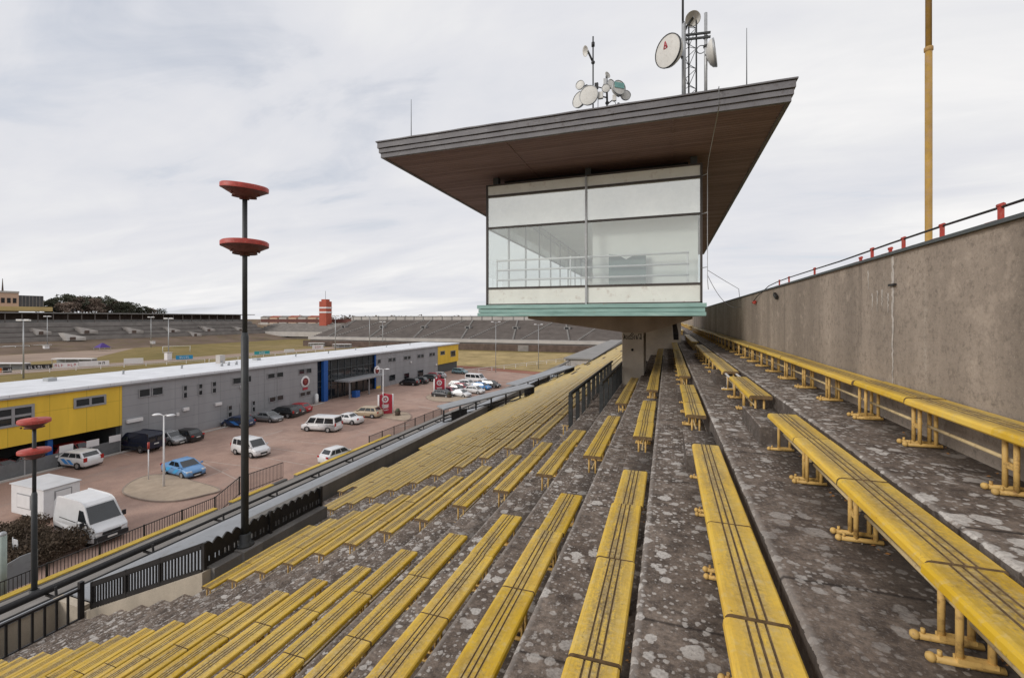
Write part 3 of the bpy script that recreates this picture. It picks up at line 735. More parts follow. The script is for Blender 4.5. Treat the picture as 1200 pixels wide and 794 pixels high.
# canopies and railings farther down the front of the stand
def canopy(label,a,b,wd,post_z):
    a=Vector(a);b=Vector(b); c=thing('stair_canopy',label,'canopy',(a.x,a.y,post_z))
    d=(b-a).normalized(); sd=Vector((-d.y,d.x,0)).normalized()*wd
    m=MB(); m.hexa([a,b,b+sd,a+sd,a+Vector((0,0,.12)),b+Vector((0,0,.12)),b+sd+Vector((0,0,.12)),a+sd+Vector((0,0,.12))]); m.build('roof_slab',M['sheet'],c)
    n=6
    for i in range(n+1):
        p=a+(b-a)*i/n+sd*.08
        m=MB(); m.box(p.x-.06,p.x+.06,p.y-.06,p.y+.06,p.z-1.6,p.z); m.build('post',M['black'],c)
    m=MB(); 
    for h in (.5,.8,1.1): m.bar(a+sd*.08-Vector((0,0,h)),b+sd*.08-Vector((0,0,h)),.07,.08)
    m.build('rail',M['black'],c)
    m=MB(); p=a+(b-a)*.985+sd*.5; m.obox(p-Vector((0,0,.75)),(.06*d.x,.06*d.y,0),sd*.42,(0,0,.72)); m.build('end_panel',M['black'],c)
    m=MB(); p=a+(b-a)*.16+sd*.1; m.obox(p-Vector((0,0,1.0)),d*.75,sd*.03,(0,0,.6)); m.build('side_panel',M['black'],c)
canopy('grey sheet canopy on black posts over the nearer stairs down the terrace front',(-18.4,35,-8.0),(-12.3,42.2,-6.7),1.7,-10)
canopy('grey sheet canopy on black posts over the farther stairs down the terrace front',(-16.6,50,-7.9),(-12.4,63,-6.9),1.8,-10)
c=thing('concrete_pavilion','long pale grey concrete block with flat roof at the terrace front below the tower','pavilion',(-14,100,-10))
m=MB(); m.box(-17.2,-12.6,79,150,-11,-7.25); m.build('walls',M['parapet_far'],c)
m=MB(); m.box(-17.5,-12.3,78.6,150.4,-7.248,-7.0); m.build('roof',M['aisle_far'],c)
m=MB(); picket_rail(m,(-12.2,70,-8.3),(-12.2,150,-7.3),1.1,2.0,.07,.09); tag(m.build('gutter_railing',M['black']),'thin black railing beside the long grey concrete block','railing')
m=MB(); picket_rail(m,(-16.2,62,-8.9),(-16.2,78,-8.4),1.0,1.2,.07,.09); tag(m.build('front_railing',M['black']),'black railing along the terrace front before the grey concrete block','railing')

# dead leaves and grit caught along the foot of the risers and under the benches
ll=MB(); q=random.Random(21)
for _ in range(5200):
    k=q.choice([-2,-1,-1,0,0,1,1,2,3,4,5,6,7,8]); y=q.uniform(.2,13.5); x=TE(k-1)-abs(q.gauss(0,.13)) if k>-2 else WALLX-abs(q.gauss(0,.12))
    if math.sin(y*2.1+k*1.7)+math.sin(y*5.3+k)<q.uniform(-.9,1.1): continue
    if any(a-.05<y<b+.05 for a,b in AIS): continue
    s_=q.uniform(.006,.019); a=q.random()*6.28; c_,n_=math.cos(a)*s_,math.sin(a)*s_; z=ZT(k)+.004+q.random()*.008; t_=q.uniform(-.006,.006)
    ll.add([(x-c_,y-n_,z),(x+n_*.6,y-c_*.6,z+.003+t_),(x+c_,y+n_,z+.004),(x-n_*.6,y+c_*.6,z+.006-t_)],[(0,1,2,3)],q.choice([0,0,1]))
tag(ll.build('leaf_litter',[paint('dead_leaf',(.26,.12,.035),.9,.4,40),paint('grey_grit',(.2,.17,.14),.95,.4,40)],recalc=False),'brown dead leaves and grit lying along the step corners under the benches','leaf litter',kind='stuff')
# ================================================================== CABIN TOWER
tw=thing('cabin_tower','glass fronted commentary cabin under a huge flat dark roof on a concrete pier','tower',(-2.6,21,-3.2))
YF=15.4; XL=-6.31; XR=1.02; XM=-2.635
ZTOP=4.87; Z1=4.50; Z2=3.33; Z3=1.11; ZB=.49; YB=37.0
# piers and tapered beam
m=MB(); m.box(-1.95,-1.0,21,23.2,-3.6,-.55); m.build('pier',M['pier'],tw,bevel=.03)
m=MB(); m.ext([(-6.2,.08),(-6.2,-.02),(-1.75,-.62),(-.86,-.62),(1.0,-.02),(1.0,.08)],20.2,23.6); m.build('cantilever_beam',M['beam'],tw)
m=MB(); m.ext([(-1.7,.08),(-1.7,-3.2),(-.7,-2.8),(.9,-2.2),(.9,.08)],33,36); m.build('rear_pier',M['pier'],tw)
m=MB(); m.ext_x([(24.5,-.8),(33,.02),(33,-.25),(24.5,-1.1)],.3,.55); m.build('raking_strut',M['black'],tw)
m=MB(); m.ball((-1.5,20.995,-1.42),.06,10); m.build('drain_hole',M['dark'],tw)
# graffiti tag, brushed strokes standing 3 mm off the pier
g=MB(); S=.028
def stroke(pts):
    P=[(-1.9+x*.8,20.992,-.98+y*.36) for x,y in pts]
    g.tube(P,.017,6)
stroke([(.02,.75),(.10,.35),(.03,.1),(.0,.3)])
stroke([(.02,.35),(.2,.55),(.2,.1),(.06,.3)])
stroke([(.26,.2),(.38,.1),(.36,.5),(.26,.45),(.26,.2)])
stroke([(.36,.5),(.5,.95),(.56,.75),(.44,.5),(.56,.35),(.5,.1),(.4,.2)])
stroke([(.6,.1),(.63,.6),(.72,.55),(.74,.12)])
stroke([(.76,.1),(.84,.75),(.96,.8),(.98,.2),(.86,.1),(.9,.35),(1.0,.08)])
stroke([(1.08,.45),(1.14,.45)])
g.build('graffiti',M['dark'],tw)
# floor slab with ribbed copper-green edge
m=MB(); m.box(-6.55,1.10,15.3,38,.10,.485); m.build('floor_slab',M['beam'],tw)
m=MB()
for z0,z1,o in ((.082,.20,.03),(.21,.345,.0),(.355,.487,.04)):
    m.box(-6.58-o,1.12+o,15.2-o,15.299,z0,z1); m.box(-6.58-o,-6.551,15.299,38,z0,z1); m.box(1.101,1.12+o,15.299,38,z0,z1)
m.build('slab_edge',M['green_edge'],tw,bevel=.008)
# glazing, front
def frame(m,x0,x1,z0,z1): m.box(x0,x1,YF-.035,YF+.055,z0,z1)
m=MB()
for x in (XL,XR): frame(m,x-.035,x+.035,ZB,ZTOP)
frame(m,XL-.035,XR+.035,ZTOP,ZTOP+.055); frame(m,XL-.035,XR+.035,ZB-.003,ZB+.045)
for z in (Z1,Z2,Z3):
    for a,b in ((XL+.035,XM-.05),(XM+.05,XR-.035)): frame(m,a,b,z-.033,z+.033)
fm=paint('bronze_frame',(.06,.05,.045),.45,.15,4)
m.build('window_frame',fm,tw)
m=MB(); m.box(XM-.03,XM+.03,YF-.07,YF+.055,ZB,ZTOP); m.build('mullion',M['galv'],tw)
for a,b in ((XL+.035,XM-.03),(XM+.03,XR-.035)):
    for z0,z1,mt,nm in ((ZB+.045,Z3-.033,'band','lower_panel'),(Z3+.033,Z2-.033,'pane_clear','window_pane'),(Z2+.033,Z1-.033,'pane_milky','upper_pane'),(Z1+.033,ZTOP,'band','top_panel')):
        m=MB(); 
        if mt=='band': m.box(a,b,YF,YF+.03,z0,z1)
        else: m.quad((a,YF+.01,z0),(b,YF+.01,z0),(b,YF+.01,z1),(a,YF+.01,z1))
        m.build(nm,M[mt],tw,recalc=False)
# side glazing (both flanks), posts and bars
for x,s in ((XL,1),(XR,-1)):
    m=MB(); y=YF+.06; n=9
    step=(YB-YF-.1)/n
    for i in range(1,n+1): m.box(x-.035,x+.035,YF+i*step-.03,YF+i*step+.03,ZB,ZTOP)
    for z in (ZB+.02,Z3,Z2,Z1,ZTOP-.02):
        m.box(x-.025,x+.025,YF+.06,YB,z-.03,z+.03)
    m.build('side_frame',fm if x>0 else M['galv'],tw)
    m=MB(); m.quad((x,YF+.06,ZB),(x,YB,ZB),(x,YB,Z3),(x,YF+.06,Z3)); m.build('side_panel',M['band'],tw,recalc=False)
    m=MB(); m.quad((x,YF+.06,Z3),(x,YB,Z3),(x,YB,Z2),(x,YF+.06,Z2)); m.build('side_pane',M['pane_clear'],tw,recalc=False)
    m=MB(); m.quad((x,YF+.06,Z2),(x,YB,Z2),(x,YB,ZTOP),(x,YF+.06,ZTOP)); m.build('side_upper_pane',M['pane_milky'],tw,recalc=False)
m=MB(); m.box(XL,XR,YB,YB+.15,ZB,ZTOP); m.build('rear_wall',M['inner'],tw)
m=MB(); m.box(XL+.06,XR-.06,YF+.08,YB,ZB+.01,ZB+.04); m.build('floor',M['inner'],tw)
m=MB(); m.box(XL+.06,XR-.06,YF+.08,YB,ZTOP-.09,ZTOP-.03); m.build('ceiling',M['inner'],tw)
m=MB(); m.box(XM+.12,XR-.06,YF+.62,YF+.66,ZB+.04,ZTOP-.1); m.build('window_blind',M['inner'],tw)
m=MB()
for z in (1.42,1.78,2.14): m.tube([(XL+.3,YF+.22,z),(XR-.35,YF+.22,z)],.035,8)
for x in (XL+.3,XM-.6,XR-.4): m.tube([(x,YF+.24,ZB+.04),(x,YF+.24,2.2)],.028,8)
m.build('inner_guard_rail',M['white'],tw)
m=MB(); m.ext([(XM+.72,.95),(XM+1.95,.95),(XM+1.95,2.2),(XM+1.6,2.17),(XM+1.3,2.02),(XM+1.0,2.2),(XM+.72,2.22)],YF+.36,YF+.42); m.build('notice_board',M['board_green'],tw)
# recessed band between glass box and roof
m=MB(); m.box(XL+.35,XR-.35,YF+.9,YB-.5,ZTOP-.03,5.29); m.build('roof_neck',M['dark'],tw)
for x in (XL+.2,XR-.2,XM):
    m=MB(); m.box(x-.1,x+.1,YF+.35,YF+.6,ZTOP+.05,5.29); m.build('roof_post',M['grey_dark'],tw)
# roof: soffit, stepped fascia with ragged metal trim
RX0,RX1,RY0,RY1=-8.9,2.85,12.5,40.0; RZ=5.30
m=MB(); m.box(RX0+.03,RX1-.03,RY0+.03,RY1-.03,RZ,RZ+.08); m.build('soffit',M['soffit'],tw)
m=MB()
for x in (-4.6,.15): m.box(x-.03,x+.03,RY0+.05,RY1-.1,RZ-.02,RZ-.001)
m.build('soffit_batten',M['soffit'],tw)
def ring(m,o,z0,z1,wave=0):
    """one course of the fascia round the whole roof, each side a strip with slight sag"""
    x0,x1,y0,y1=RX0-o,RX1+o,RY0-o,RY1+o; t=.10
    def strip(a,b,n,inn):
        a=Vector(a);b=Vector(b); vs=[];fs=[]
        for i in range(n+1):
            p=a+(b-a)*i/n; dz=rnd.uniform(-wave,wave)
            for q in (p,p+inn): vs+= [(q.x,q.y,z0+dz*.6),(q.x,q.y,z1+dz)]
        for i in range(n):
            k=i*4; fs+=[(k,k+1,k+5,k+4),(k+1,k+3,k+7,k+5),(k+3,k+2,k+6,k+7),(k+2,k,k+4,k+6)]
        fs+=[(0,2,3,1),(n*4,n*4+1,n*4+3,n*4+2)]
        m.add(vs,fs)
    strip((x0,y0,0),(x1,y0,0),26,Vector((0,t,0))); strip((x0,y1,0),(x1,y1,0),20,Vector((0,-t,0)))
    strip((x0,y0+t,0),(x0,y1-t,0),40,Vector((t,0,0))); strip((x1,y0+t,0),(x1,y1-t,0),40,Vector((-t,0,0)))
m=MB(); ring(m,0,RZ-.03,RZ+.11,.004); ring(m,.045,RZ+.12,RZ+.24,.006); ring(m,.0,RZ+.24,RZ+.265,.003); ring(m,.08,RZ+.27,RZ+.43,.007); ring(m,.05,RZ+.43,RZ+.45,.003); ring(m,.12,RZ+.453,RZ+.49,.008)
m.build('fascia',M['fascia'],tw)
m=MB(); m.box(RX0+.12,RX1-.12,RY0+.12,RY1-.12,RZ+.082,RZ+.42); m.build('roof_deck',M['grey_dark'],tw)
# service conduit down the right front corner
m=MB(); m.tube([(1.22,12.6,RZ+.50),(1.22,12.27,RZ+.49),(1.22,12.27,RZ-.02),(1.20,15.0,4.9),(1.18,15.15,4.6),(1.18,15.15,1.2),(1.2,15.1,.9)],.011,6)
for z in (4.5,3.3,1.6): m.tube([(1.03,15.38,z),(1.18,15.15,z)],.014,6)
m.build('conduit',M['galv'],tw)
m=MB()
import itertools
def sag(a,b,s,n=12):
    a=Vector(a);b=Vector(b); return [a+(b-a)*i/n-Vector((0,0,s*4*(i/n)*(1-i/n))) for i in range(n+1)]
m.tube(sag((1.18,15.15,1.35),(2.44,17.6,.42),.35),.009,5); m.tube([(1.18,15.15,1.5),(1.9,16.8,1.25),(2.4,17.7,1.05),(2.45,17.75,.6)],.009,5)
tag(m.build('loose_wire',M['frame_grey']),'thin loose wires sagging from the cabin corner to the back wall','wire')
# ------------------------------------------------------------------ roof antennas
ZR=RZ+.49
def whip(x,y,h,label):
    o=thing('whip_antenna',label,'antenna',(x,y,ZR-.1)); m=MB(); m.tube([(x,y,ZR-.1),(x,y,ZR+h)],.016,6,r2=.007); m.build('rod',M['pole'],o)
    m=MB(); m.tube([(x,y,ZR-.12),(x,y,ZR+.22)],.03,8); m.build('base',M['pole'],o)
whip(-8.06,13,1.5,'thin whip antenna at the left end of the cabin roof')
whip(1.95,13,1.75,'thin whip antenna at the right end of the cabin roof')
ZD=ZR-.1
lm=thing('lattice_mast','dark lattice mast carrying a cross arm on the right part of the cabin roof','mast',(.6,13.5,ZD))
m=MB(); legs=[(.41,13.4),(.76,13.4),(.58,13.75)]
for i,(x,y) in enumerate(legs): m.tube([(x,y,ZD),(x,y,8.35)],.022 if i else .03,8)
m.build('mast_leg',M['pole'],lm)
m=MB(); z=ZD+.1; s=0
while z<8.2:
    for i in range(3):
        a=legs[i];b=legs[(i+1)%3]; m.tube([(a[0],a[1],z),(b[0],b[1],z+.28)] if (s+i)%2 else [(b[0],b[1],z),(a[0],a[1],z+.28)],.009,5)
    z+=.28; s+=1
m.build('lacing',M['pole'],lm)
m=MB(); m.tube([(.41,13.4,8.3),(.41,13.4,10.2)],.03,8); m.build('top_rod',M['pole'],lm)
m=MB(); m.tube([(.44,13.36,6.0),(.44,13.36,8.2)],.05,8); m.build('cable_duct',M['galv'],lm)
m=MB(); m.bar((.4,13.36,7.88),(1.12,13.36,7.82),.05,.05); m.bar((.4,13.36,7.76),(1.12,13.36,7.70),.05,.05); m.build('cross_arm',M['pole'],lm)
pm=thing('pole_mast','bare galvanised pole mast right of the lattice mast','mast',(1.0,13.4,ZD))
m=MB(); m.tube([(1.0,13.4,ZD),(1.0,13.4,8.4)],.043,12); m.build('shaft',M['galv'],pm)
m=MB(); 
for z in (7.45,7.7): m.lathe([(.043,0),(.065,0),(.065,.06),(.043,.06)],(1.0,13.4,z),12)
m.build('clamp',M['pole'],pm)
m=MB(); m.tube([(.88+.11*math.cos(a),13.4,7.42+.11*math.sin(a)) for a in [i*math.pi/8 for i in range(17)]],.012,5); m.build('cable_loop',M['pole'],pm)
def dish(label,c,r,ax,depth=.5,mount=None,face='dish',radome=True,logo=False,rim='galv',teal=False):
    """drum or bowl antenna whose front looks along ax"""
    c=Vector(c); ax=Vector(ax).normalized(); o=thing('dish_antenna',label,'dish antenna',c)
    m=MB()
    if radome: prof=[(.05*r,-depth*r*1.3),(r*.35,-depth*r*1.2),(r*.75,-depth*r*.85),(r*.97,-depth*r*.4),(r*1.0,0)]
    else: prof=[(.02,-depth*r),(r*.5,-depth*r*.75),(r*.85,-depth*r*.3),(r,0),(r*.99,.01),(r*.84,-depth*r*.25),(r*.5,-depth*r*.7),(.02,-depth*r*.93)]
    m.lathe(prof,c,28,0,ax); m.build('shell',M['dish'],o,recalc=False)
    if radome:
        m=MB(); m.lathe([(r*1.0,-.01),(r*1.03,-.01),(r*1.03,.035),(r*.98,.035)],c,28,0,ax); m.build('rim',M[rim],o)
        m=MB(); m.lathe([(r*.985,.02),(r*.7,.03),(r*.3,.034),(.001,.035)],c,28,0,ax); m.build('face',M[face],o)
    if mount is not None:
        m=MB(); m.tube([c-ax*depth*r*1.1,Vector(mount)],.03,8); m.ball(mount,.06,8); m.build('mount',M['pole'],o)
    if teal:
        sx=Vector((-ax.y,ax.x,0)).normalized(); m=MB(); m.obox(c+ax*.045+Vector((0,0,r*.25)),sx*r*.75,ax*.006,Vector((0,0,r*.38))); m.build('teal_cover',M['teal'],o)
    if logo:
        up=Vector((0,0,1)); sx=ax.cross(up).normalized()*-1; uy=sx.cross(ax)*-1
        if uy.z<0: uy=-uy
        m=MB(); k=r*.26; cc=c+ax*.04+uy*r*.42+sx*(-r*.12)
        tri=[(-.55,-.75),(.0,.9),(.55,-.75)]
        P=[cc+sx*a*k+uy*b*k for a,b in tri]
        for i in range(3): m.tube([P[i],P[(i+1)%3]],.013,5)
        m.tube([P[0]*.5+P[1]*.5,P[2]],.011,5); m.tube([P[1]*.5+P[2]*.5,cc-uy*k*.1],.011,5)
        m.build('logo',M['red_sign'],o)
    return o
p=at_y(783,60,13.0); dish('big round white dish with a red triangular mark left of the lattice mast',p,.42,(-.85,-1,-.12),.62,(.42,13.38,p.z-.05),logo=True,rim='pole')
p=at_y(812,22,13.3); dish('small white dish near the top of the lattice mast',p,.20,(-.1,-.75,-.75),.5,(.45,13.4,p.z-.2),radome=False)
p=at_y(837,62,13.4); dish('white dish seen edge on at the right of the pole mast',p,.36,(1,-.18,.1),.45,(1.02,13.4,p.z-.04))
cm=thing('antenna_mast','thin dark mast with a cluster of dishes left of centre on the roof','mast',(-2.0,13.6,ZD))
q=at_y(695,43,13.6)
m=MB(); m.tube([(q.x,13.6,ZD),(q.x,13.6,q.z)],.022,8); m.build('shaft',M['pole'],cm)
m=MB(); m.bar((q.x-.55,13.6,ZD+.3),(q.x+1.0,13.6,ZD+.35),.05,.05); m.bar((q.x-.5,13.6,ZD+.65),(q.x+.1,13.6,ZD+.6),.04,.04); m.build('cross_bar',M['pole'],cm)
m=MB(); m.tube([(q.x+.42,13.6,ZD),(q.x+.42,13.6,ZD+.75)],.03,8); m.tube([(q.x+.75,13.6,ZD),(q.x+.75,13.6,ZD+.7)],.035,8); m.build('stub_post',M['galv'],cm)
m=MB(); m.lathe([(.0,0),(.05,.0),(.05,.12),(0,.13)],(q.x,13.6,q.z-.3),8); m.build('sensor',M['plastic'],cm)
p=at_y(690,112,13.35); dish('largest white dish of the roof cluster facing the benches',p,.28,(-.1,-1,-.05),.55,(q.x,13.6,p.z))
p=at_y(680,100,13.5); dish('small cream dish at the left of the roof cluster',p,.135,(-.2,-1,.05),.5,(q.x-.2,13.6,p.z-.02))
p=at_y(725,103,13.45); dish('dish with a teal cover at the right of the roof cluster',p,.21,(.6,-.8,.05),.75,(q.x+.75,13.6,p.z-.05),teal=True)
p=at_y(710,104,13.5); dish('small white dish in the middle of the roof cluster',p,.12,(.2,-1,0),.5,(q.x+.42,13.6,p.z))
p=at_y(712,88,13.6); dish('tiny dish on top of the middle post of the roof cluster',p,.10,(.8,-.6,.2),.4,(q.x+.42,13.6,ZD+.75),radome=False)
p=at_y(686,60,13.45); dish('small grey dish on an arm high on the cluster mast',p,.15,(-.8,-.6,-.25),.5,(q.x,13.6,p.z-.3),radome=False)
p=at_y(679,117,13.8); dish('wide low white dish behind the largest one at the left of the cluster',p,.25,(-.5,-.9,.1),.5,(q.x-.1,13.65,p.z))
p=at_y(733,112,13.7); dish('small white dish low at the right end of the roof cluster',p,.15,(.4,-1,.1),.5,(q.x+.75,13.6,p.z))
p=at_y(716,99,13.6); dish('small cream dish facing right in the upper middle of the cluster',p,.14,(.8,-.7,.1),.5,(q.x+.42,13.6,p.z))
for px_,py_,lb in ((709,96,'grey radio box on the middle post of the roof cluster'),(720,115,'white radio box low in front of the right dish of the cluster'),(699,101,'small dark radio box between the thin mast and the middle dish')):
    p=at_y(px_,py_,13.5); o=thing('radio_box',lb,'radio box',p); m=MB(); m.box(p.x-.055,p.x+.055,p.y-.04,p.y+.04,p.z-.09,p.z+.09); m.build('case',M['dish'] if px_==720 else M['galv'] if px_==709 else M['plastic'],o,bevel=.012); m=MB(); m.tube([(p.x,p.y+.04,p.z),(q.x+.42,13.6,p.z-.1)],.016,6); m.tube([(p.x,p.y,p.z-.09),(p.x+.05,p.y,p.z-.2),(p.x+.03,p.y+.05,ZD)],.01,5); m.build('bracket',M['pole'],o)
p=at_y(704,112,13.4); o=thing('radio_box','white radio box among the dishes of the roof cluster','radio box',p); m=MB(); m.box(p.x-.07,p.x+.07,p.y-.05,p.y+.05,p.z-.1,p.z+.1); m.build('case',M['dish'],o,bevel=.015); m=MB(); m.tube([(p.x,p.y+.05,p.z),(q.x+.42,13.6,p.z)],.02,6); m.build('bracket',M['pole'],o)

# ------------------------------------------------------------------ tall lamps with red saucers
def saucer_lamp(label,x,y,z0,ztops,ph,r=.74,tilt=(0,0)):
    o=thing('saucer_lamp',label,'lamp post',(x,y,z0),'dark lamp posts with red saucers')
    m=MB(); zj=z0+ph*.58
    m.tube([(x,y,z0),(x,y,zj)],.105,16); m.tube([(x,y,zj),(x,y,zj+.12)],.105,16,r2=.075); m.tube([(x,y,zj+.12),(x,y,max(ztops)-.1)],.07,16); m.build('post',M['pole'],o)
    m=MB(); m.lathe([(.02,0),(.26,0),(.26,.05),(.17,.09),(.17,.35),(.13,.38)],(x,y,z0),16); m.build('base',M['pole'],o)
    for i,zt in enumerate(ztops):
        t=Vector((tilt[0],tilt[1],1)).normalized() if i==0 else Vector((-.02,.01,1)).normalized()
        c=Vector((x,y,zt))
        m=MB(); m.lathe([(.001,.03),(.10,.03),(.12,0),(r*.95,-.02),(r,-.05),(r,-.17)],c,32,0,t); ob=m.build('lamp_shade',M['red'],o,recalc=False)
        m=MB(); m.lathe([(r,-.171),(r*.93,-.19),(r*.5,-.34),(.34,-.40),(.30,-.36),(.16,-.37),(.13,-.46),(.09,-.46)],c,32,0,t); m.build('lamp_reflector',M['lamp_under'],ob,recalc=False)
        m=MB()
        for k in range(3):
            a=k*2.09+.4; m.ball(c+Vector((.42*math.cos(a),.42*math.sin(a),-.335)),.04,8)
        m.build('bulb',M['lamp_under'],ob)
    return o
saucer_lamp('tall dark lamp post with two red saucers on the grey parapet',-12.22,10.28,-6.93,(4.1,2.37),11.0,.655,(.12,-.06))
saucer_lamp('lower dark lamp post with two faded red saucers at the left',-26.9,12.0,-12.55,(-4.5,-5.85),8.0,.55,(.02,0))
# ================================================================== GROUND, CAR PARK
def sheet(name,mat,pts,z,kind='structure'):
    m=MB(); m.add([(x,y,z) for x,y in pts],[tuple(range(len(pts)))]); o=m.build(name,mat); 
    if o.data.polygons[0].normal.z<0: o.data.flip_normals()
    return tag(o,kind=kind)
sheet('ground',M['grass'],[(-1500,-800),(1500,-800),(1500,2500),(-1500,2500)],GZ-.05)
sheet('car_park',M['asphalt'],[(-95,-60),(-19.9,-60),(-19.9,100),(-27,112),(-50,119.5),(-66,123),(-95,123)],GZ)
sheet('running_track',M['track_red'],[(-66,123.2),(-50,119.7),(-27,112.2),(-16,104),(-16,108),(-27,117.5),(-50,125),(-66,128)],GZ+.004)
sheet('dry_field',M['grass_dry'],[(-78,129),(-50,126),(-27,118.5),(-16,109),(-16,186),(-110,186)],GZ-.02)
sheet('cinder_track',M['track'],[(-252,-60),(-206,-60),(-206,110),(-252,150)],GZ-.02)
sheet('gravel_path',M['track'],[(-190,-60),(-179,-60),(-150,200),(-165,200)],GZ-.03)
sheet('gravel_path',M['track'],[(-120,-60),(-114,-60),(-100,170),(-106,170)],GZ-.03)
# painted bay lines
def gline(a,b,wd=.16):
    p=at_z(*a);q=at_z(*b); d=(q-p).normalized(); s=Vector((-d.y,d.x,0))*wd/2
    m=MB(); z=Vector((0,0,.006)); m.quad(p-s+z,q-s+z,q+s+z,p+s+z); o=m.build('bay_line',M['line']); o.data.flip_normals() if o.data.polygons[0].normal.z<0 else None
    return tag(o,kind='structure')
for a,b,wd in (((300,513),(331,504),.3),((236,541),(285,565),.13),((268,549),(240,559),.13),((240,540),(310,549),.13),((320,525),(380,534),.13),((330,515),(405,523),.13),((305,535),(372,547),.13),((120,526),(152,533),.12),((490,476),(516,480),.35),((468,500),(480,497),.5),((380,513),(330,519),.1),((420,505),(455,512),.1),((555,444),(600,447),.3)):
    gline(a,b,wd)
def island(name,label,pts,stones=0):
    P=[at_z(x,y) for x,y in pts]; c=sum(P,Vector())/len(P)
    # smooth closed outline
    Q=[]; n=len(P)
    for i in range(n):
        p0,p1,p2,p3=P[i-1],P[i],P[(i+1)%n],P[(i+2)%n]
        for k in range(5):
            t=k/5; Q.append(.5*((2*p1)+(p2-p0)*t+(2*p0-5*p1+4*p2-p3)*t*t+(3*p1-p0-3*p2+p3)*t**3))
    m=MB(); n=len(Q)
    inn=[c+(q-c)*.965 for q in Q]
    for i in range(n):
        j=(i+1)%n
        a,b,d,e=Q[i],Q[j],inn[j],inn[i]
        up=Vector((0,0,.13))
        m.quad(a,b,b+up,a+up); m.quad(a+up,b+up,d+up,e+up)
    o=m.build('kerb',M['kerb']); tag(o,kind='structure')
    m=MB(); vs=[c+Vector((0,0,.2))]+[q+Vector((0,0,.115)) for q in inn]; m.add(vs,[(0,1+i,1+(i+1)%n) for i in range(n)]); o=m.build('traffic_island',M['gravel'])
    tag(o,kind='structure')
island('island','',[(143,578),(152,566),(172,558),(196,557),(222,563),(258,574),(240,581),(205,588),(170,587)])
island('island','',[(432,486),(450,482),(474,483),(482,488),(476,493),(456,491)])
island('island','',[(499,465),(515,460),(540,463),(550,468),(530,471),(508,470)])
island('island','',[(22,543),(45,538),(60,541),(45,549),(28,550)])

# ------------------------------------------------------------------ service building
B=thing('service_building','long low building, yellow ends and grey middle, white flat roof beside the car park','building',(-66,60,GZ))
XF=-58.0; ZR_=-7.5
Y0=2.0; Y1=at_x(143,500,XF).y; Y2=at_x(372,460,XF).y; Y3=at_x(441,450,XF).y; Y4=at_x(513,440,XF).y; Y5=at_x(537,436,XF).y
m=MB(); m.box(-69.9,XF,Y0,Y1,-12.0,ZR_); m.build('yellow_wall',M['yellow_wall'],B)
m=MB(); m.box(-69.8,XF-5.5,Y0,Y1,GZ-.1,-12.02); m.box(XF-5.5,XF-.35,Y1-.4,Y1,GZ-.1,-12.02); m.build('ground_floor_wall',M['grey_dark'],B)
for y in (14,20.5,27):
    m=MB(); m.box(XF-.7,XF-.3,y,y+.4,GZ-.1,-12.02); m.build('column',M['blue'] if y==27 else M['grey_dark'],B)
m=MB(); m.box(-69.9,XF,Y1+.02,Y2,GZ-.1,ZR_); m.build('grey_wall',M['grey_wall'],B)
m=MB(); m.box(-69.9,XF,Y3,Y4-.02,GZ-.1,ZR_); m.build('grey_wall',M['grey_wall'],B)
m=MB(); m.box(-69.9,XF+.02,Y4,Y5,-12.4,ZR_); m.build('yellow_wall',M['yellow_wall'],B)
m=MB(); m.box(-69.8,XF-.3,Y4,Y5-.3,GZ-.1,-12.41); m.build('ground_floor_wall',M['grey_dark'],B)
# thin vertical cladding joints and downpipes
m=MB()
for px in (285,310,325,458): 
    y=at_x(px,450,XF).y; m.box(XF,XF+.03,y-.05,y+.05,GZ,ZR_-.02)
m.build('downpipe',M['frame_grey'],B)
m=MB(); m.box(-70,XF+.25,Y0-.3,Y5+.3,ZR_+.002,ZR_+.38); m.build('roof',M['white_roof'],B)
m=MB(); m.box(XF+.251,XF+.30,Y0-.3,Y5+.3,ZR_-.03,ZR_+.12); m.build('roof_edge',M['frame_grey'],B)
i=0
for y in [8,14,20,26,31,38,45,52,58,66,74,84,95,105]:
    m=MB(); x=-66+((i*37)%7-3)*.25
    if i in (4,8): m.box(x-.5,x+.5,y-.4,y+.4,ZR_+.38,ZR_+.75)
    else: m.tube([(x,y,ZR_+.38),(x,y,ZR_+.75)],.12,8); m.lathe([(.22,0),(.22,.05),(.02,.12)],(x,y,ZR_+.75),8)
    m.build('roof_vent',M['galv'],B); i+=1
m=MB(); p=at_x(256,424,XF-9); m.box(XF-9.6,XF-8.7,p.y,p.y+.9,ZR_+.38,ZR_+1.7); m.build('chimney',M['parapet_far'],B)
for px in (260,268,277):
    p=at_x(px,428,XF-5); m=MB(); m.tube([(XF-5,p.y,ZR_+.38),(XF-5,p.y,ZR_+.9)],.18,8); m.build('roof_vent',M['galv'],B)
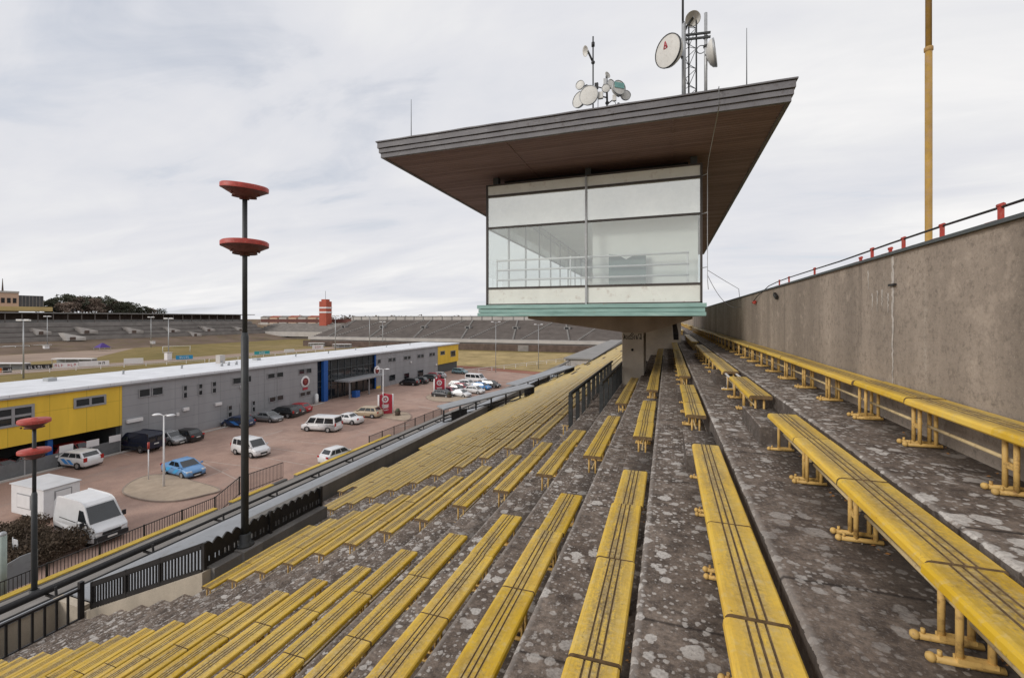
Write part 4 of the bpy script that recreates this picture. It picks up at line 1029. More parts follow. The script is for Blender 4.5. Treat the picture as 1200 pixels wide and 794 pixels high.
def window(px0,px1,py0,py1,panes=1,fr=.14,split=False):
    a=at_x(px0,(py0+py1)/2,XF); b=at_x(px1,(py0+py1)/2,XF); pm=(px0+px1)/2
    zt=at_x(pm,py0,XF).z; zb=at_x(pm,py1,XF).z
    m=MB(); x0,x1=XF+.022,XF+.10
    y0,y1=a.y,b.y
    m.box(x0,x1,y0,y1,zt-fr,zt); m.box(x0,x1,y0,y1,zb,zb+fr); m.box(x0,x1,y0,y0+fr,zb+fr,zt-fr); m.box(x0,x1,y1-fr,y1,zb+fr,zt-fr)
    for i in range(1,panes):
        y=y0+(y1-y0)*i/panes; m.box(x0,x1-.01,y-fr/2,y+fr/2,zb+fr,zt-fr)
    if split: z=(zt+zb)/2; m.box(x0,x1-.02,y0+fr,y1-fr,z-fr/2,z+fr/2)
    f=m.build('window',M['frame_grey'],B)
    m=MB(); m.box(XF+.02,XF+.05,y0+fr*.9,y1-fr*.9,zb+fr*.9,zt-fr*.9); m.build('pane',M['glass_dark'],f)
window(-12,40,476,500,2,.22,True); window(86,124,464,476,2,.2)
for r in ((162,176,455,465),(177.5,191,453,463),(272,282.5,442,450),(284,294.5,440,448),(313,322,437,443.5),(323.5,332,435.5,442),(349.5,357,432,438.5),(358,365,431,437.5),
          (315,323,464.5,471),(324,332,462.5,469),(351,357.5,459,464.5),(358,364,457.5,463),(442,446,420.5,426),(455,459,419,424),(459.6,463.5,418.5,423.5),(473,477,417,421.5),(477.5,481,416.5,421),(489,492.5,415,419.5),(493,496.5,414.5,419),(503,506,413,417.5),(506.4,509.5,412.6,417),
          (455.5,463,438.5,446),(473,479.5,436.5,444),(489,496,433,441)):
    window(*r,1,.10)
for x0,x1,ya,yb,yc,yd in ((214,219.5,451,458,459,466.5),(232,237.5,449,455.5,456.5,463),(248,253.5,446.5,453,454,460.5),(266.5,272,474.5,481,482,488.5),(281,286,471.5,478,479,485.5),(295,299,469,475,476,482.5)):
    window(x0,x1,ya,yb,1,.10); window(x0,x1,yc,yd,1,.10)
# far yellow end windows
XF_=XF; XF=XF+.02
window(516,521,411,415.5,1,.12); window(528,533.5,410.5,417.5,1,.12); XF=XF_
# small white lamps / plates on the wall
for px,py,wd in ((157,492,1.6),(217,479,.7),(255,473,.9),(207,485,.3),(282.5,453,.4),(481,424,.5),(510.5,427,.8)):
    p=at_x(px,py,XF); m=MB(); m.box(XF+.01,XF+.3,p.y-wd/2,p.y+wd/2,p.z-.2,p.z+.2); m.build('wall_lamp',M['white_sign'],B,bevel=.04)
# round signs: white ring, dark red field, pale emblem
def round_sign(px,py,r,txt=True):
    p=at_x(px,py,XF); 
    m=MB(); m.lathe([(.01,0),(r,0),(r,.08),(r*.66,.085)],(XF+.02,p.y,p.z),28,0,(1,0,0)); s=m.build('round_sign',M['white_sign'],B,recalc=False)
    m=MB(); m.lathe([(r*.66,.083),(r*.64,.10),(.01,.10)],(XF+.02,p.y,p.z),28,0,(1,0,0)); m.build('emblem_field',paint('dark_red_field',(.16,.02,.03),.5,.1),s,recalc=False)
    m=MB()
    for k in range(4):
        z=p.z+(.3-.2*k)*r; m.box(XF+.121,XF+.135,p.y-r*(.35-.05*k),p.y+r*(.35-.05*k),z-.05*r,z+.05*r)
    m.build('emblem',M['red_pale'],s)
    m=MB(); m.box(XF+.03,XF+.09,p.y-r*.55,p.y+r*.55,p.z-r*1.35,p.z-r*1.02); m.build('caption_strip',M['red_sign'],s)
round_sign(357.5,447,.98); round_sign(441.5,434,1.0)
p=at_x(443,455,XF); m=MB(); m.box(XF+.02,XF+.14,p.y-.7,p.y+.7,p.z-.9,p.z+.5); m.build('yellow_notice',M['yellow_wall'],B)
# glazed entrance with blue pillar and canopy
m=MB(); m.box(-69.7,XF-.45,Y2+.02,Y3-.02,GZ-.1,ZR_-.02); m.build('entrance_core',M['dark'],B)
g=MB(); g.box(XF-.44,XF-.40,Y2+.05,Y3-.05,GZ,ZR_-.05); g.build('glass_front',M['glass_dark'],B)
m=MB(); n=9
for i in range(n+1): y=Y2+.08+(Y3-Y2-.16)*i/n; m.box(XF-.39,XF-.30,y-.05,y+.05,GZ,ZR_-.05)
for z in (GZ+2.6,GZ+3.6,GZ+5.4): m.box(XF-.385,XF-.31,Y2+.1,Y3-.1,z-.05,z+.05)
m.build('glazing_bars',M['grey_dark'],B)
yb=at_x(380,450,XF).y; m=MB(); m.box(XF-.28,XF+.35,yb-.45,yb+.55,GZ,ZR_-.04); m.build('blue_pillar',M['blue'],B)
m=MB(); m.box(XF-.3,XF-.05,Y3-.35,Y3-.02,GZ,ZR_-.04); m.build('blue_pillar',M['blue'],B)
yc=at_x(393,455,XF).y; m=MB(); m.box(XF-.28,XF+3.2,yc,Y3-1.2,GZ+3.1,GZ+3.4); m.build('entrance_canopy',M['frame_grey'],B)
for y in (yc+.5,(yc+Y3)/2,Y3-2):
    m=MB(); m.box(XF+2.7,XF+2.9,y-.1,y+.1,GZ,GZ+3.1); m.build('canopy_post',M['frame_grey'],B)
# fence of grey posts and panels under the yellow overhang with small white notices
fe=thing('panel_fence','grey metal fence with small white notices below the yellow wall','fence',(XF+.9,20,GZ))
m=MB(); y=4
ys_=[]
while y<Y1: ys_.append(y); y+=2.6
for y in ys_: m.box(XF+.82,XF+.9,y-.05,y+.05,GZ,GZ+1.55)
m.build('post',M['galv'],fe)
m=MB()
for a,b in zip(ys_,ys_[1:]): m.box(XF+.85,XF+.87,a+.05,b-.05,GZ+.12,GZ+1.45)
m.build('mesh_panel',paint('fence_mesh',(.16,.165,.17),.6,.15,3),fe)
for px,py in ((78,525),(109,519),(135,513.5)):
    p=at_x(px,py,XF+.95); m=MB(); m.box(XF+.905,XF+.93,p.y-.55,p.y+.55,p.z-.35,p.z+.35); m.build('notice',M['white_sign'],fe)
m=MB(); m.box(XF+.95,XF+1.4,2,Y1+30,GZ,GZ+.12); tag(m.build('kerb',paint('pale_kerb',(.45,.42,.39),.9,.1)),kind='structure')

# ------------------------------------------------------------------ vehicles
def car(label,cat,pos,head,L,Wd,H,col,style,name='parked_car',extra=None,metal=0.0):
    """style: sedan, hatch, suv, wagon, mpv, minibus, van.  Built facing +x, then turned to its heading."""
    root=thing(name,label,cat,(0,0,0),'vehicles in the car park')
    paintm=carpaint('paint_'+name,col,metal)
    h=L/2; w=Wd/2
    S={'sedan':(.66,.60,.22,-.30,-.52,-.28,.64,.145),
       'hatch':(.63,.62,.26,-.42,-.86,-.62,.60,.145),
       'wagon':(.62,.60,.26,-.50,-.90,-.72,.60,.15),
       'suv':(.66,.62,.28,-.46,-.90,-.70,.64,.17),
       'mpv':(.58,.66,.36,-.60,-.95,-.86,.58,.14),
       'minibus':(.53,.70,.44,-.70,-.985,-.93,.52,.13),
       'van':(.50,.72,.40,-.80,-.985,-.96,.46,.14)}[style]
    if name=='cargo_van': S=(.47,.66,.20,-.80,-.985,-.955,.46,.14)
    belt=H*S[0]; wsb=h*S[1]; rf=h*S[2]; rr=h*S[5]; rb=h*S[4]
    gc=H*S[7]*.9   # ground clearance
    if name=='cargo_van': pass
    hood=belt*(.96 if style in('sedan','hatch','wagon','suv') else .98)
    nose=hood*(.74 if name=='cargo_van' else .80 if style in('sedan','hatch','wagon') else .84)
    trunk=belt*(1.0 if style!='sedan' else 1.01)
    # stations: x, top z, half width, bottom z
    st=[(h,nose*.72,w*.72,gc*1.5),(h-.06,nose*.9,w*.86,gc*1.15),(h-.28,nose*1.0,w*.97,gc),(h-.28-(h-wsb)*.35,(nose+hood)/2*1.02,w,gc),(wsb,hood,w,gc),(0,belt,w,gc),(rb,trunk,w,gc)]
    if style=='sedan': st+=[(-h+.25,trunk*.985,w*.97,gc),(-h+.04,trunk*.93,w*.88,gc*1.2),(-h,trunk*.6,w*.78,gc*1.6)]
    else: st+=[(-h+.12,trunk,w*.98,gc),(-h+.02,trunk*.95,w*.93,gc*1.2),(-h,trunk*.6,w*.86,gc*1.6)]
    m=MB(); rings=[]
    for x,zt,hw,zb in st:
        zm=zb+(zt-zb)*.55
        pr=[(hw*.86,zb),(hw*.97,zb+(zt-zb)*.15),(hw,zm),(hw*.985,zb+(zt-zb)*.8),(hw*.93,zt-.03),(hw*.80,zt),(0,zt+.015)]
        rings.append([(x,y,z) for y,z in pr]+[(x,-y,z) for y,z in pr[-2::-1]])
    n=len(rings[0]); vs=[q for r in rings for q in r]; fs=[]
    for i in range(len(rings)-1):
        for k in range(n): fs.append((i*n+k,i*n+(k+1)%n,(i+1)*n+(k+1)%n,(i+1)*n+k))
    fs+=[tuple(range(n)),tuple(range((len(rings)-1)*n,len(rings)*n))]
    m.add(vs,fs,0,True)
    # cabin
    zt=H; wb=w*.93; wt=w*(.76 if style in('sedan','hatch','wagon') else .84)
    if style in('van','minibus'): wt=w*.9; wb=w*.985
    zb=belt-.02
    c=[(rb,-wb,zb),(wsb,-wb,zb),(wsb,wb,zb),(rb,wb,zb),(rr,-wt,zt-.05),(rf,-wt,zt-.05),(rf,wt,zt-.05),(rr,wt,zt-.05)]
    top=[(rr+.12,-wt*.82,zt),(rf-.15,-wt*.82,zt-.005),(rf-.15,wt*.82,zt-.005),(rr+.12,wt*.82,zt)]
    m.hexa(c,0); b0=[c[4],c[5],c[6],c[7]]
    m.add(b0+top,[(4,5,6,7),(0,1,5,4),(1,2,6,5),(2,3,7,6),(3,0,4,7)],0,True)
    body=m.build('body',paintm,root,recalc=True)
    # glass: quads interpolated on cabin faces, 8 mm proud
    def face(a,b,cc,d,u0,u1,v0,v1,off):
        a,b,cc,d=map(Vector,(a,b,cc,d)); nrm=(b-a).cross(d-a).normalized()*off
        def P(u,v): return (a*(1-u)+b*u)*(1-v)+(d*(1-u)+cc*u)*v+nrm
        return [P(u0,v0),P(u1,v0),P(u1,v1),P(u0,v1)]
    def glass(nm,q):
        mm=MB(); mm.quad(*q); mm.build(nm,M['car_glass'],root,recalc=False)
    glass('windscreen',face(c[1],c[2],c[6],c[5],.07,.93,.08,.70 if name=='cargo_van' else .93,.012))
    if not(style=='van'): glass('rear_window',face(c[3],c[0],c[4],c[7],.10,.90,.22,.9,.012))
    if style=='van': sides=[(.80,.97)]
    elif style=='minibus': sides=[(.04,.36),(.39,.68),(.72,.96)]
    elif style in('sedan',): sides=[(.10,.46),(.50,.90)]
    else: sides=[(.06,.25),(.28,.57),(.60,.93)]
    for u0,u1 in sides:
        v0,v1=.12,(.62 if name=='cargo_van' else .86)
        glass('side_window',face(c[0],c[1],c[5],c[4],u0,u1,v0,v1,.012))
        q=face(c[2],c[3],c[7],c[6],1-u1,1-u0,v0,v1,.012); glass('side_window',q)
    # wheels
    wr=.33 if style not in('van','suv','minibus') else .36
    for sx in (h*.60,-h*.60):
        for s in (-1,1):
            mm=MB(); mm.lathe([(wr*1.16,-.01),(wr*1.16,.006),(.01,.006)],(sx,s*(w-.012),wr*1.02),20,0,(0,s,0)); mm.build('wheel_arch',M['plastic'],root,recalc=False)
            mm=MB(); mm.lathe([(wr*.6,-.19),(wr*.95,-.19),(wr,-.15),(wr,-.03),(wr*.93,.012),(wr*.62,.014)],(sx,s*w,wr),22,0,(0,s,0)); wh=mm.build('wheel',M['rubber'],root,recalc=False)
            mm=MB(); mm.lathe([(wr*.63,.010),(wr*.58,.016),(wr*.5,-.01),(wr*.2,.012),(.01,.014)],(sx,s*w,wr),14,0,(0,s,0)); mm.build('rim',M['rim'],wh,recalc=False)
    for s in (-1,1):
        mm=MB(); mm.obox((h-.14,s*w*.70,nose*.86),(.09,0,0),(-.05*s,.2*Wd/1.8,0),(0,0,.075)); mm.build('headlight',M['lens'],root,bevel=.02)
        mm=MB(); z=trunk*.88 if style not in('van','minibus','mpv') else trunk*.95
        mm.obox((-h+.05,s*w*.80,z),(.06,0,0),(0,.14,0),(0,0,.09 if style in('sedan','hatch','wagon') else .2)); mm.build('tail_light',M['tail'],root,bevel=.015)
        mm=MB(); mm.obox((wsb-.18,s*(w+.10),belt+.08),(.06,0,0),(0,.10,0),(0,0,.08)); mm.build('mirror',paintm if style!='van' else M['plastic'],root,bevel=.02)
        mm=MB(); mm.box(-.25,-.09,min(s*(w-.005),s*(w+.02)),max(s*(w-.005),s*(w+.02)),belt*.80,belt*.83); mm.build('door_handle',M['plastic'],root)
    mm=MB(); mm.box(h-.1,h+.015,-w*.42,w*.42,nose*.45,nose*.66); mm.build('grille',M['plastic'],root)
    for x,z in ((h+.018,nose*.38),(-h-.012,trunk*.66)):
        mm=MB(); mm.box(x-.01,x+.01,-.26,.26,z-.055,z+.055); mm.build('number_plate',M['plate'],root)
    mm=MB(); mm.box(-h+.05,h-.05,-w*.88,w*.88,gc*.75,gc*1.35); mm.build('underbody',M['plastic'],root)
    if extra: extra(root,dict(h=h,w=w,H=H,belt=belt,c=c,paint=paintm,nose=nose,gc=gc,wr=wr,rb=rb,wsb=wsb))
    root.location=(pos[0],pos[1],GZ+.004); root.rotation_euler=(0,0,R(head))
    return root
def at(px,py): p=at_z(px,py); return (p.x,p.y)
WHT=(.72,.72,.73)
def stripe(colr,segs):
    def f(root,d):
        mt=carpaint('stripe',colr)
        for s in (-1,1):
            mm=MB()
            for (x0,x1,z0,z1) in segs: mm.add([(x0,s*(d['w']+.012),z0),(x0+.45*(x1-x0),s*(d['w']+.012),z0),(x1,s*(d['w']+.006),z1),(x0+.55*(x1-x0),s*(d['w']+.006),z1)],[(0,1,2,3)])
            mm.build('colour_stripe',mt,root)
    return f
def cargo(root,d):
    # black bumper, roof ribs, side door lines, white rear box with no glass
    mm=MB(); mm.obox((d['h']-.06,0,.48),(.12,0,0),(0,d['w']*.97,0),(0,0,.22)); mm.build('bumper',M['plastic'],root,bevel=.05)
    for s in (-1,1):
        mm=MB(); mm.box(-d['h']+.1,d['h']-.9,min(s*(d['w']-.01),s*(d['w']+.02)),max(s*(d['w']-.01),s*(d['w']+.02)),.72,.80); mm.build('side_moulding',M['plastic'],root)
        mm=MB()
        mm.box(1.28,1.30,min(s*d['w'],s*(d['w']+.008)),max(s*d['w'],s*(d['w']+.008)),.5,1.3)
        mm.box(-.4,.9,min(s*d['w'],s*(d['w']+.008)),max(s*d['w'],s*(d['w']+.008)),1.20,1.23); mm.build('door_seam',M['plastic'],root)

def box_van(label,name,pos,head,L,Wd,H,col,rear_glass=False):
    """panel van: bevelled one-piece shell from its side profile, narrowing to the roof and the nose"""
    root=thing(name,label,'van',(0,0,0),'vehicles in the car park'); pm=carpaint('paint_'+name,col); h=L/2; w=Wd/2
    prof=[(-h,.42,.97),(-h,1.0,1.0),(-h+.05,H*.86,.93),(-h+.14,H*.965,.87),(-h+.5,H*.995,.84),(h*.10,H,.84),(h*.28,H*.985,.84),(h*.40,H*.93,.85),(h*.73,H*.52,.95),(h*.80,H*.475,.95),(h*.95,H*.40,.90),(h*.995,H*.31,.86),(h*1.0,.42,.84),(h*.8,.36,.97)]
    m=MB(); n=len(prof); Lf=[(x,-w*k,z) for x,z,k in prof]; Rt=[(x,w*k,z) for x,z,k in prof]
    m.add(Lf+Rt,[(i,(i+1)%n,n+(i+1)%n,n+i) for i in range(n)])
    # sides in two bands so that the belt line swells
    for s,P in ((-1,Lf),(1,Rt)):
        belt=[(x,s*w*1.0,min(z,H*.47)) for x,z,k in prof]
        m.add(P,[tuple(range(n)) if s<0 else tuple(range(n-1,-1,-1))])
    m.build('body',pm,root,bevel=.07)
    def quad(nm,pts,mat,th=.0):
        mm=MB(); mm.quad(*pts); return mm.build(nm,mat,root,recalc=False)
    a=Vector((h*.425,0,H*.90)); b=Vector((h*.715,0,H*.54)); nv=Vector((b.z-a.z,0,-(b.x-a.x)))*-1; nv.normalize(); nv*=.016
    quad('windscreen',[a+nv+Vector((0,-w*.76,0)),b+nv+Vector((0,-w*.86,0)),b+nv+Vector((0,w*.86,0)),a+nv+Vector((0,w*.76,0))],M['car_glass'])
    for s in (-1,1):
        k=s*w
        quad('side_window',[(h*.22,k*.905,H*.83),(h*.40,k*.905,H*.83),(h*.62,k*.965,H*.56),(h*.20,k*.965,H*.56)],M['car_glass'])
        mm=MB()
        for x in (h*.17,h*.66): mm.box(x-.012,x+.012,min(k*.955,k*.972),max(k*.955,k*.972),.5,H*.55)
        mm.box(-h*.72,h*.10,min(k*.95,k*.985),max(k*.95,k*.985),H*.50,H*.515); mm.build('door_seam',M['plastic'],root)
        mm=MB(); mm.box(-h*.97,h*.75,min(k*.95,k*1.0),max(k*.95,k*1.0),.52,.66); mm.build('side_moulding',M['plastic'],root,bevel=.01)
        mm=MB(); mm.obox((h*.60,s*(w+.16),H*.55),(.05,0,0),(0,.11,0),(0,0,.17)); mm.box(h*.58,h*.62,min(k*.93,s*(w+.1)),max(k*.93,s*(w+.1)),H*.53,H*.55); mm.build('mirror',M['plastic'],root,bevel=.02)
        mm=MB(); mm.obox((h*.955,s*w*.68,H*.355),(.07,0,-.05),(-.05*s,.19,0),(.03,0,.12)); mm.build('headlight',M['lens'],root,bevel=.03)
        mm=MB(); mm.obox((-h-.005,s*w*.88,1.05),(.03,0,0),(0,.07,0),(0,0,.22)); mm.build('tail_light',M['tail'],root)
        mm=MB(); mm.box(h*.22,h*.26,min(k*.96,k*.99),max(k*.96,k*.99),H*.475,H*.49); mm.build('door_handle',M['plastic'],root)
        for sx in (h*.63,-h*.55):
            mm=MB(); mm.lathe([(.43,-.02),(.43,.004),(.01,.004)],(sx,k*.975,.40),20,0,(0,s,0)); mm.build('wheel_arch',M['plastic'],root,recalc=False)
            mm=MB(); mm.lathe([(.2,-.2),(.34,-.2),(.36,-.15),(.36,-.03),(.335,.012),(.22,.014)],(sx,k*.98,.36),22,0,(0,s,0)); wh=mm.build('wheel',M['rubber'],root,recalc=False)
            mm=MB(); mm.lathe([(.225,.010),(.2,.016),(.17,-.02),(.07,.012),(.01,.014)],(sx,k*.98,.36),14,0,(0,s,0)); mm.build('rim',M['rim'],wh,recalc=False)
    mm=MB(); mm.obox((h*.985,0,.52),(.10,0,0),(0,w*.93,0),(0,0,.19)); mm.build('bumper',M['plastic'],root,bevel=.06)
    mm=MB(); mm.obox((h*.99,0,H*.315),(.035,0,-.01),(0,w*.52,0),(0,0,.085)); mm.build('grille',M['plastic'],root,bevel=.02)
    mm=MB(); mm.box(h+.06,h+.085,-.26,.26,.50,.61); mm.build('number_plate',M['plate'],root)
    mm=MB(); mm.box(-h-.03,-h+.0,-.26,.26,.9,1.01); mm.build('number_plate',M['plate'],root)
    mm=MB(); mm.box(-h-.012,-h+.01,-.01,.01,.5,H*.9); mm.build('rear_door_seam',M['plastic'],root)
    if rear_glass:
        for s in (-1,1): quad('rear_window',[(-h-.004+.035,s*w*.1,H*.82),(-h-.004+.035,s*w*.76,H*.82),(-h-.016,s*w*.8,H*.58),(-h-.016,s*w*.1,H*.58)],M['car_glass'])
    root.location=(pos[0],pos[1],GZ+.004); root.rotation_euler=(0,0,R(head))
box_van('white high roof cargo van facing right beside the white trailer','cargo_van',(at(95,634)[0]-.35,at(95,634)[1]+.75),-5,5.15,1.95,2.6,WHT)

car('white car with a light blue side stripe below the yellow wall','car',at(91,545.5),186,4.35,1.82,1.62,WHT,'suv',extra=stripe((.06,.3,.75),[(-.3,.9,.45,.95),(-.9,.1,.45,.9)]))
box_van('dark navy panel van parked with its rear towards the sandy island','panel_van',at(164,527),184,4.9,1.95,2.1,(.008,.013,.034),True)
car('small silver car half hidden behind the dark navy van','car',(at(198,519)[0],at(198,519)[1]),4,4.1,1.74,1.48,(.4,.41,.42),'hatch',metal=.5)
car('black hatchback by the grey wall right of the dark navy van','car',at(216,516),186,4.2,1.76,1.45,(.012,.012,.014),'hatch')
car('light blue saloon car at the tip of the sandy island','car',at(215,555),-7,4.5,1.8,1.46,(.13,.30,.56),'sedan',extra=stripe((.04,.38,.75),[(-1.6,-.3,.35,.85),(-.2,1.0,.35,.8)]))
car('white people carrier parked alone beside the tall lamp post','car',at(294,532),-8,4.5,1.8,1.82,WHT,'mpv','people_carrier')
car('dark blue car behind the tall lamp post near the wall','car',at(279,499),186,4.3,1.76,1.42,(.012,.03,.09),'hatch',extra=stripe((.03,.2,.6),[(-1.2,.6,.35,.85)]))
car('grey coupe against the grey wall, left of the black one','car',at(313,493),4,4.5,1.8,1.38,(.28,.29,.30),'sedan',metal=.5)
car('black estate car beside the grey coupe','car',at(333,488),186,4.5,1.85,1.6,(.014,.014,.016),'suv')
car('dark grey car between the black estate and the red car','car',at(341,485.5),186,4.3,1.78,1.48,(.04,.04,.043),'hatch')
car('red car by the wall below the round sign','car',at(349,482.5),186,4.2,1.75,1.44,(.38,.012,.02),'hatch')
car('white minibus with dark side windows facing the building','minibus',at(377,504),187,5.1,1.92,2.0,WHT,'minibus','minibus')
car('white saloon car directly behind the minibus','car',at(407,495.5),184,4.5,1.8,1.44,WHT,'sedan')
car('beige estate car beside the red totem','car',at(430,488),185,4.6,1.8,1.6,(.45,.36,.25),'wagon')
car('small white car just beyond the yellow topped wall','car',at(395,539.5),80,3.6,1.6,1.5,WHT,'hatch')
car('black car nearest in the dark row beside the far grey wall','car',at(480,451),184,4.5,1.85,1.6,(.014,.014,.016),'suv')
car('black car with pale rear, second in the row by the far grey wall','car',at(491,449),184,4.4,1.8,1.5,(.03,.03,.032),'hatch')
car('dark green car, third in the row by the far grey wall','car',at(502,446),184,4.4,1.8,1.55,(.03,.04,.04),'suv')
car('red car, fourth in the row by the far grey wall','car',at(506,443.5),184,4.2,1.75,1.5,(.36,.02,.04),'hatch')
car('white car at the far end of the row by the grey wall','car',at(513,442.5),184,4.2,1.75,1.5,(.5,.52,.54),'hatch')
car('pale turquoise car beyond the far yellow end of the building','car',at(539,437.5),-5,4.4,1.8,1.5,(.22,.36,.40),'wagon')
car('white saloon nearest in the cluster beside the far totem','car',at(539,464.5),-8,4.4,1.78,1.42,WHT,'sedan')
car('white hatchback second in the cluster beside the far totem','car',at(556,460.5),-6,4.2,1.76,1.5,(.66,.66,.66),'hatch')
car('bright blue car in the cluster of white cars','car',at(564,456),-8,4.3,1.78,1.46,(.02,.2,.5),'hatch')
car('black car at the far right of the parked cluster','car',at(575,453.5),-8,4.5,1.82,1.5,(.014,.014,.016),'wagon')
car('white minibus at the back of the parked cluster','minibus',at(558,447.5),-6,5.1,1.92,2.0,WHT,'minibus','minibus')
car('white estate car in front of the white minibus of the cluster','car',at(547,453),-6,4.4,1.8,1.55,(.68,.68,.68),'suv')
car('silver car at the left of the parked cluster','car',at(537,454),-6,4.3,1.78,1.5,(.42,.43,.44),'hatch',metal=.4)
car('red car nearest behind the far totem','car',at(527,462),-6,4.2,1.76,1.46,(.34,.02,.05),'hatch')
car('red car in the middle of the parked cluster','car',at(541,457),-6,4.3,1.76,1.46,(.36,.02,.04),'hatch')
car('dark car in the parked cluster between the two red cars','car',at(534,458.5),-6,4.3,1.76,1.46,(.04,.045,.045),'sedan')
car('dark grey car half hidden behind the far totem','car',at(519,465),-6,4.2,1.76,1.46,(.03,.03,.035),'hatch')
car('red car parked under the yellow overhang','car',(XF-1.6,at_x(98,519,XF).y),90,4.4,1.8,1.7,(.3,.012,.015),'wagon')
car('black car parked under the yellow overhang left of the red one','car',(XF-1.8,at_x(42,525,XF).y),90,4.4,1.8,1.5,(.014,.014,.016),'sedan')
car('dark red car parked under the left end of the yellow overhang','car',(XF-1.8,at_x(10,530,XF).y),90,4.4,1.8,1.45,(.12,.01,.012),'hatch')

# white trailer hut
tr=thing('trailer_hut','white box trailer with outlined window beside the cargo van','trailer',(-45.7,21.2,GZ))
m=MB(); m.box(-47.7,-43.7,20.1,22.2,GZ+.45,GZ+2.55); m.build('body',M['white'],tr,bevel=.04)
m=MB(); m.box(-47.78,-43.62,20.02,22.28,GZ+2.552,GZ+2.62); m.build('roof',paint('trailer_roof',(.55,.55,.56),.6,.1,1),tr,bevel=.02)
m=MB(); m.box(-46.9,-45.2,20.07,20.098,GZ+.95,GZ+2.0); f=m.build('window',M['frame_grey'],tr); m=MB(); m.box(-46.83,-45.27,20.05,20.068,GZ+1.02,GZ+1.93); m.build('shutter',M['white'],f)
m=MB(); m.box(-43.698,-43.66,20.7,21.7,GZ+.7,GZ+2.3); f=m.build('door',M['frame_grey'],tr); m=MB(); m.box(-43.658,-43.64,20.77,21.63,GZ+.77,GZ+2.23); m.build('door_leaf',M['white'],f)
for x in (-46.2,-45.4):
    for y,s in ((20.2,-1),(22.1,1)):
        m=MB(); m.lathe([(.1,-.1),(.31,-.1),(.33,0),(.31,.05),(.05,.05)],(x,y,GZ+.33),18,0,(0,s,0)); m.build('wheel',M['rubber'],tr)
m=MB(); m.bar((-43.7,21.1,GZ+.5),(-42.4,21.1,GZ+.45),.1,.1); m.build('drawbar',M['black'],tr)
_d=at_z(47,614)-at_z(49,604); tr.location=(tr.location.x+_d.x,tr.location.y+_d.y,GZ)
rd=thing('round_post_sign','small round grey sign on a post beside the cargo van','sign',(*at(57,606),GZ)); p=at_z(57,606)
m=MB(); m.tube([p,p+Vector((0,0,2.1))],.04,8); m.build('post',M['galv'],rd); m=MB(); m.lathe([(.01,0),(.36,0),(.36,.03),(.01,.03)],p+Vector((0.02,-.05,1.9)),20,0,(.7,-.7,0)); m.build('sign_disc',M['frame_grey'],rd)
bp=thing('barrier_post','thin white post with red top at the island edge','post',(*at(174,563),GZ)); p=at_z(174,563)
m=MB(); m.tube([p,p+Vector((0,0,2.9))],.045,8); m.build('shaft',M['white'],bp); m=MB(); m.tube([p+Vector((0,0,2.9)),p+Vector((0,0,3.5))],.09,8); m.build('tip',M['red'],bp)

# double headed white lamps
def twin_lamp(label,px,py,h,s=1.0,ang=8,arm=.75,group='white twin lamps'):
    p=at_z(px,py); o=thing('twin_street_lamp',label,'street lamp',p,group); 
    m=MB(); m.tube([p,p+Vector((0,0,h))],.09*s,10,r2=.05*s); m.build('post',M['white'],o)
    d=Vector((math.cos(R(ang)),math.sin(R(ang)),0))
    for k in (-1,1):
        m=MB(); a=p+Vector((0,0,h-.05)); b=a+d*k*arm*s+Vector((0,0,.12)); m.tube([a,a+d*k*.25*s+Vector((0,0,.12)),b],.035*s,6); m.build('arm',M['white'],o)
        m=MB(); m.lathe([(.001,.09*s),(.2*s,.06*s),(.34*s,-.02*s),(.30*s,-.06*s),(.001,-.08*s)],b,14); m.build('lamp_head',M['white'],o)
twin_lamp('white twin headed lamp on the sandy island',192,572,6.35)
twin_lamp('white twin headed lamp behind the nearer red totem',449,486,7.0)
# totems
def totem(label,px,py,h):
    p=at_z(px,py); o=thing('sign_totem',label,'totem',p,None)
    for k,a in enumerate((-48,72,192)):
        n=Vector((math.cos(R(a)),math.sin(R(a)),0)); s=Vector((-n.y,n.x,0)); r=.85
        c=p+n*r*.62+Vector((0,0,h/2+.15))
        m=MB(); m.obox(c,n*.05,s*(1.05),Vector((0,0,h/2))); pn=m.build('panel',M['red_sign'],o)
        m=MB(); cc=c+n*.055+Vector((0,0,h*.27)); m.lathe([(.52,0),(.52,.012),(.30,.012),(.30,0)],cc,20,0,n); m.lathe([(.001,.01),(.14,.01),(.14,0)],cc,12,0,n)
        for j,(zz_,ww) in enumerate(((-.02,.52),(-.075,.42),(-.12,.52),(-.17,.36),(-.28,.5),(-.31,.3))):
            m.obox(c+n*.058+Vector((0,0,h*zz_)),n*.008,s*ww,Vector((0,0,.055 if j<4 else .03)))
        m.build('lettering',M['white_sign'],pn)
        m=MB(); e=p+s*1.12*1+n*.62*r; m.tube([(e.x,e.y,GZ),(e.x,e.y,GZ+h+.25)],.13,8); m.build('edge_post',M['white_sign'],o)
totem('three sided red totem with white ring emblem near the beige car',451,485,2.9)
totem('three sided red totem with white ring emblem among the far cars',514,463.5,3.1)
def planter(label,px,py):
    p=at_z(px,py); o=thing('round_planter',label,'planter',p); m=MB(); m.lathe([(.3,0),(.45,.05),(.38,.5),(.5,.75),(.42,.75),(.3,.6),(.01,.6)],p,14); m.build('pot',M['bark'],o)
    m=MB(); m.ball(p+Vector((0,0,.9)),.35,8); m.build('shrub',M['leaf_dark'],o)
planter('small dark planter on the island right of the nearer totem',466,487.5); planter('small dark planter on the island right of the far totem',526.5,466.5)
m=MB(); p=at_z(371,473); m.tube([p,p+Vector((0,0,1.5))],.3,10); m.ball(p+Vector((0,0,1.5)),.3,10); tag(m.build('waste_bin',M['white']),'white waste bin left of the blue pillar','bin')
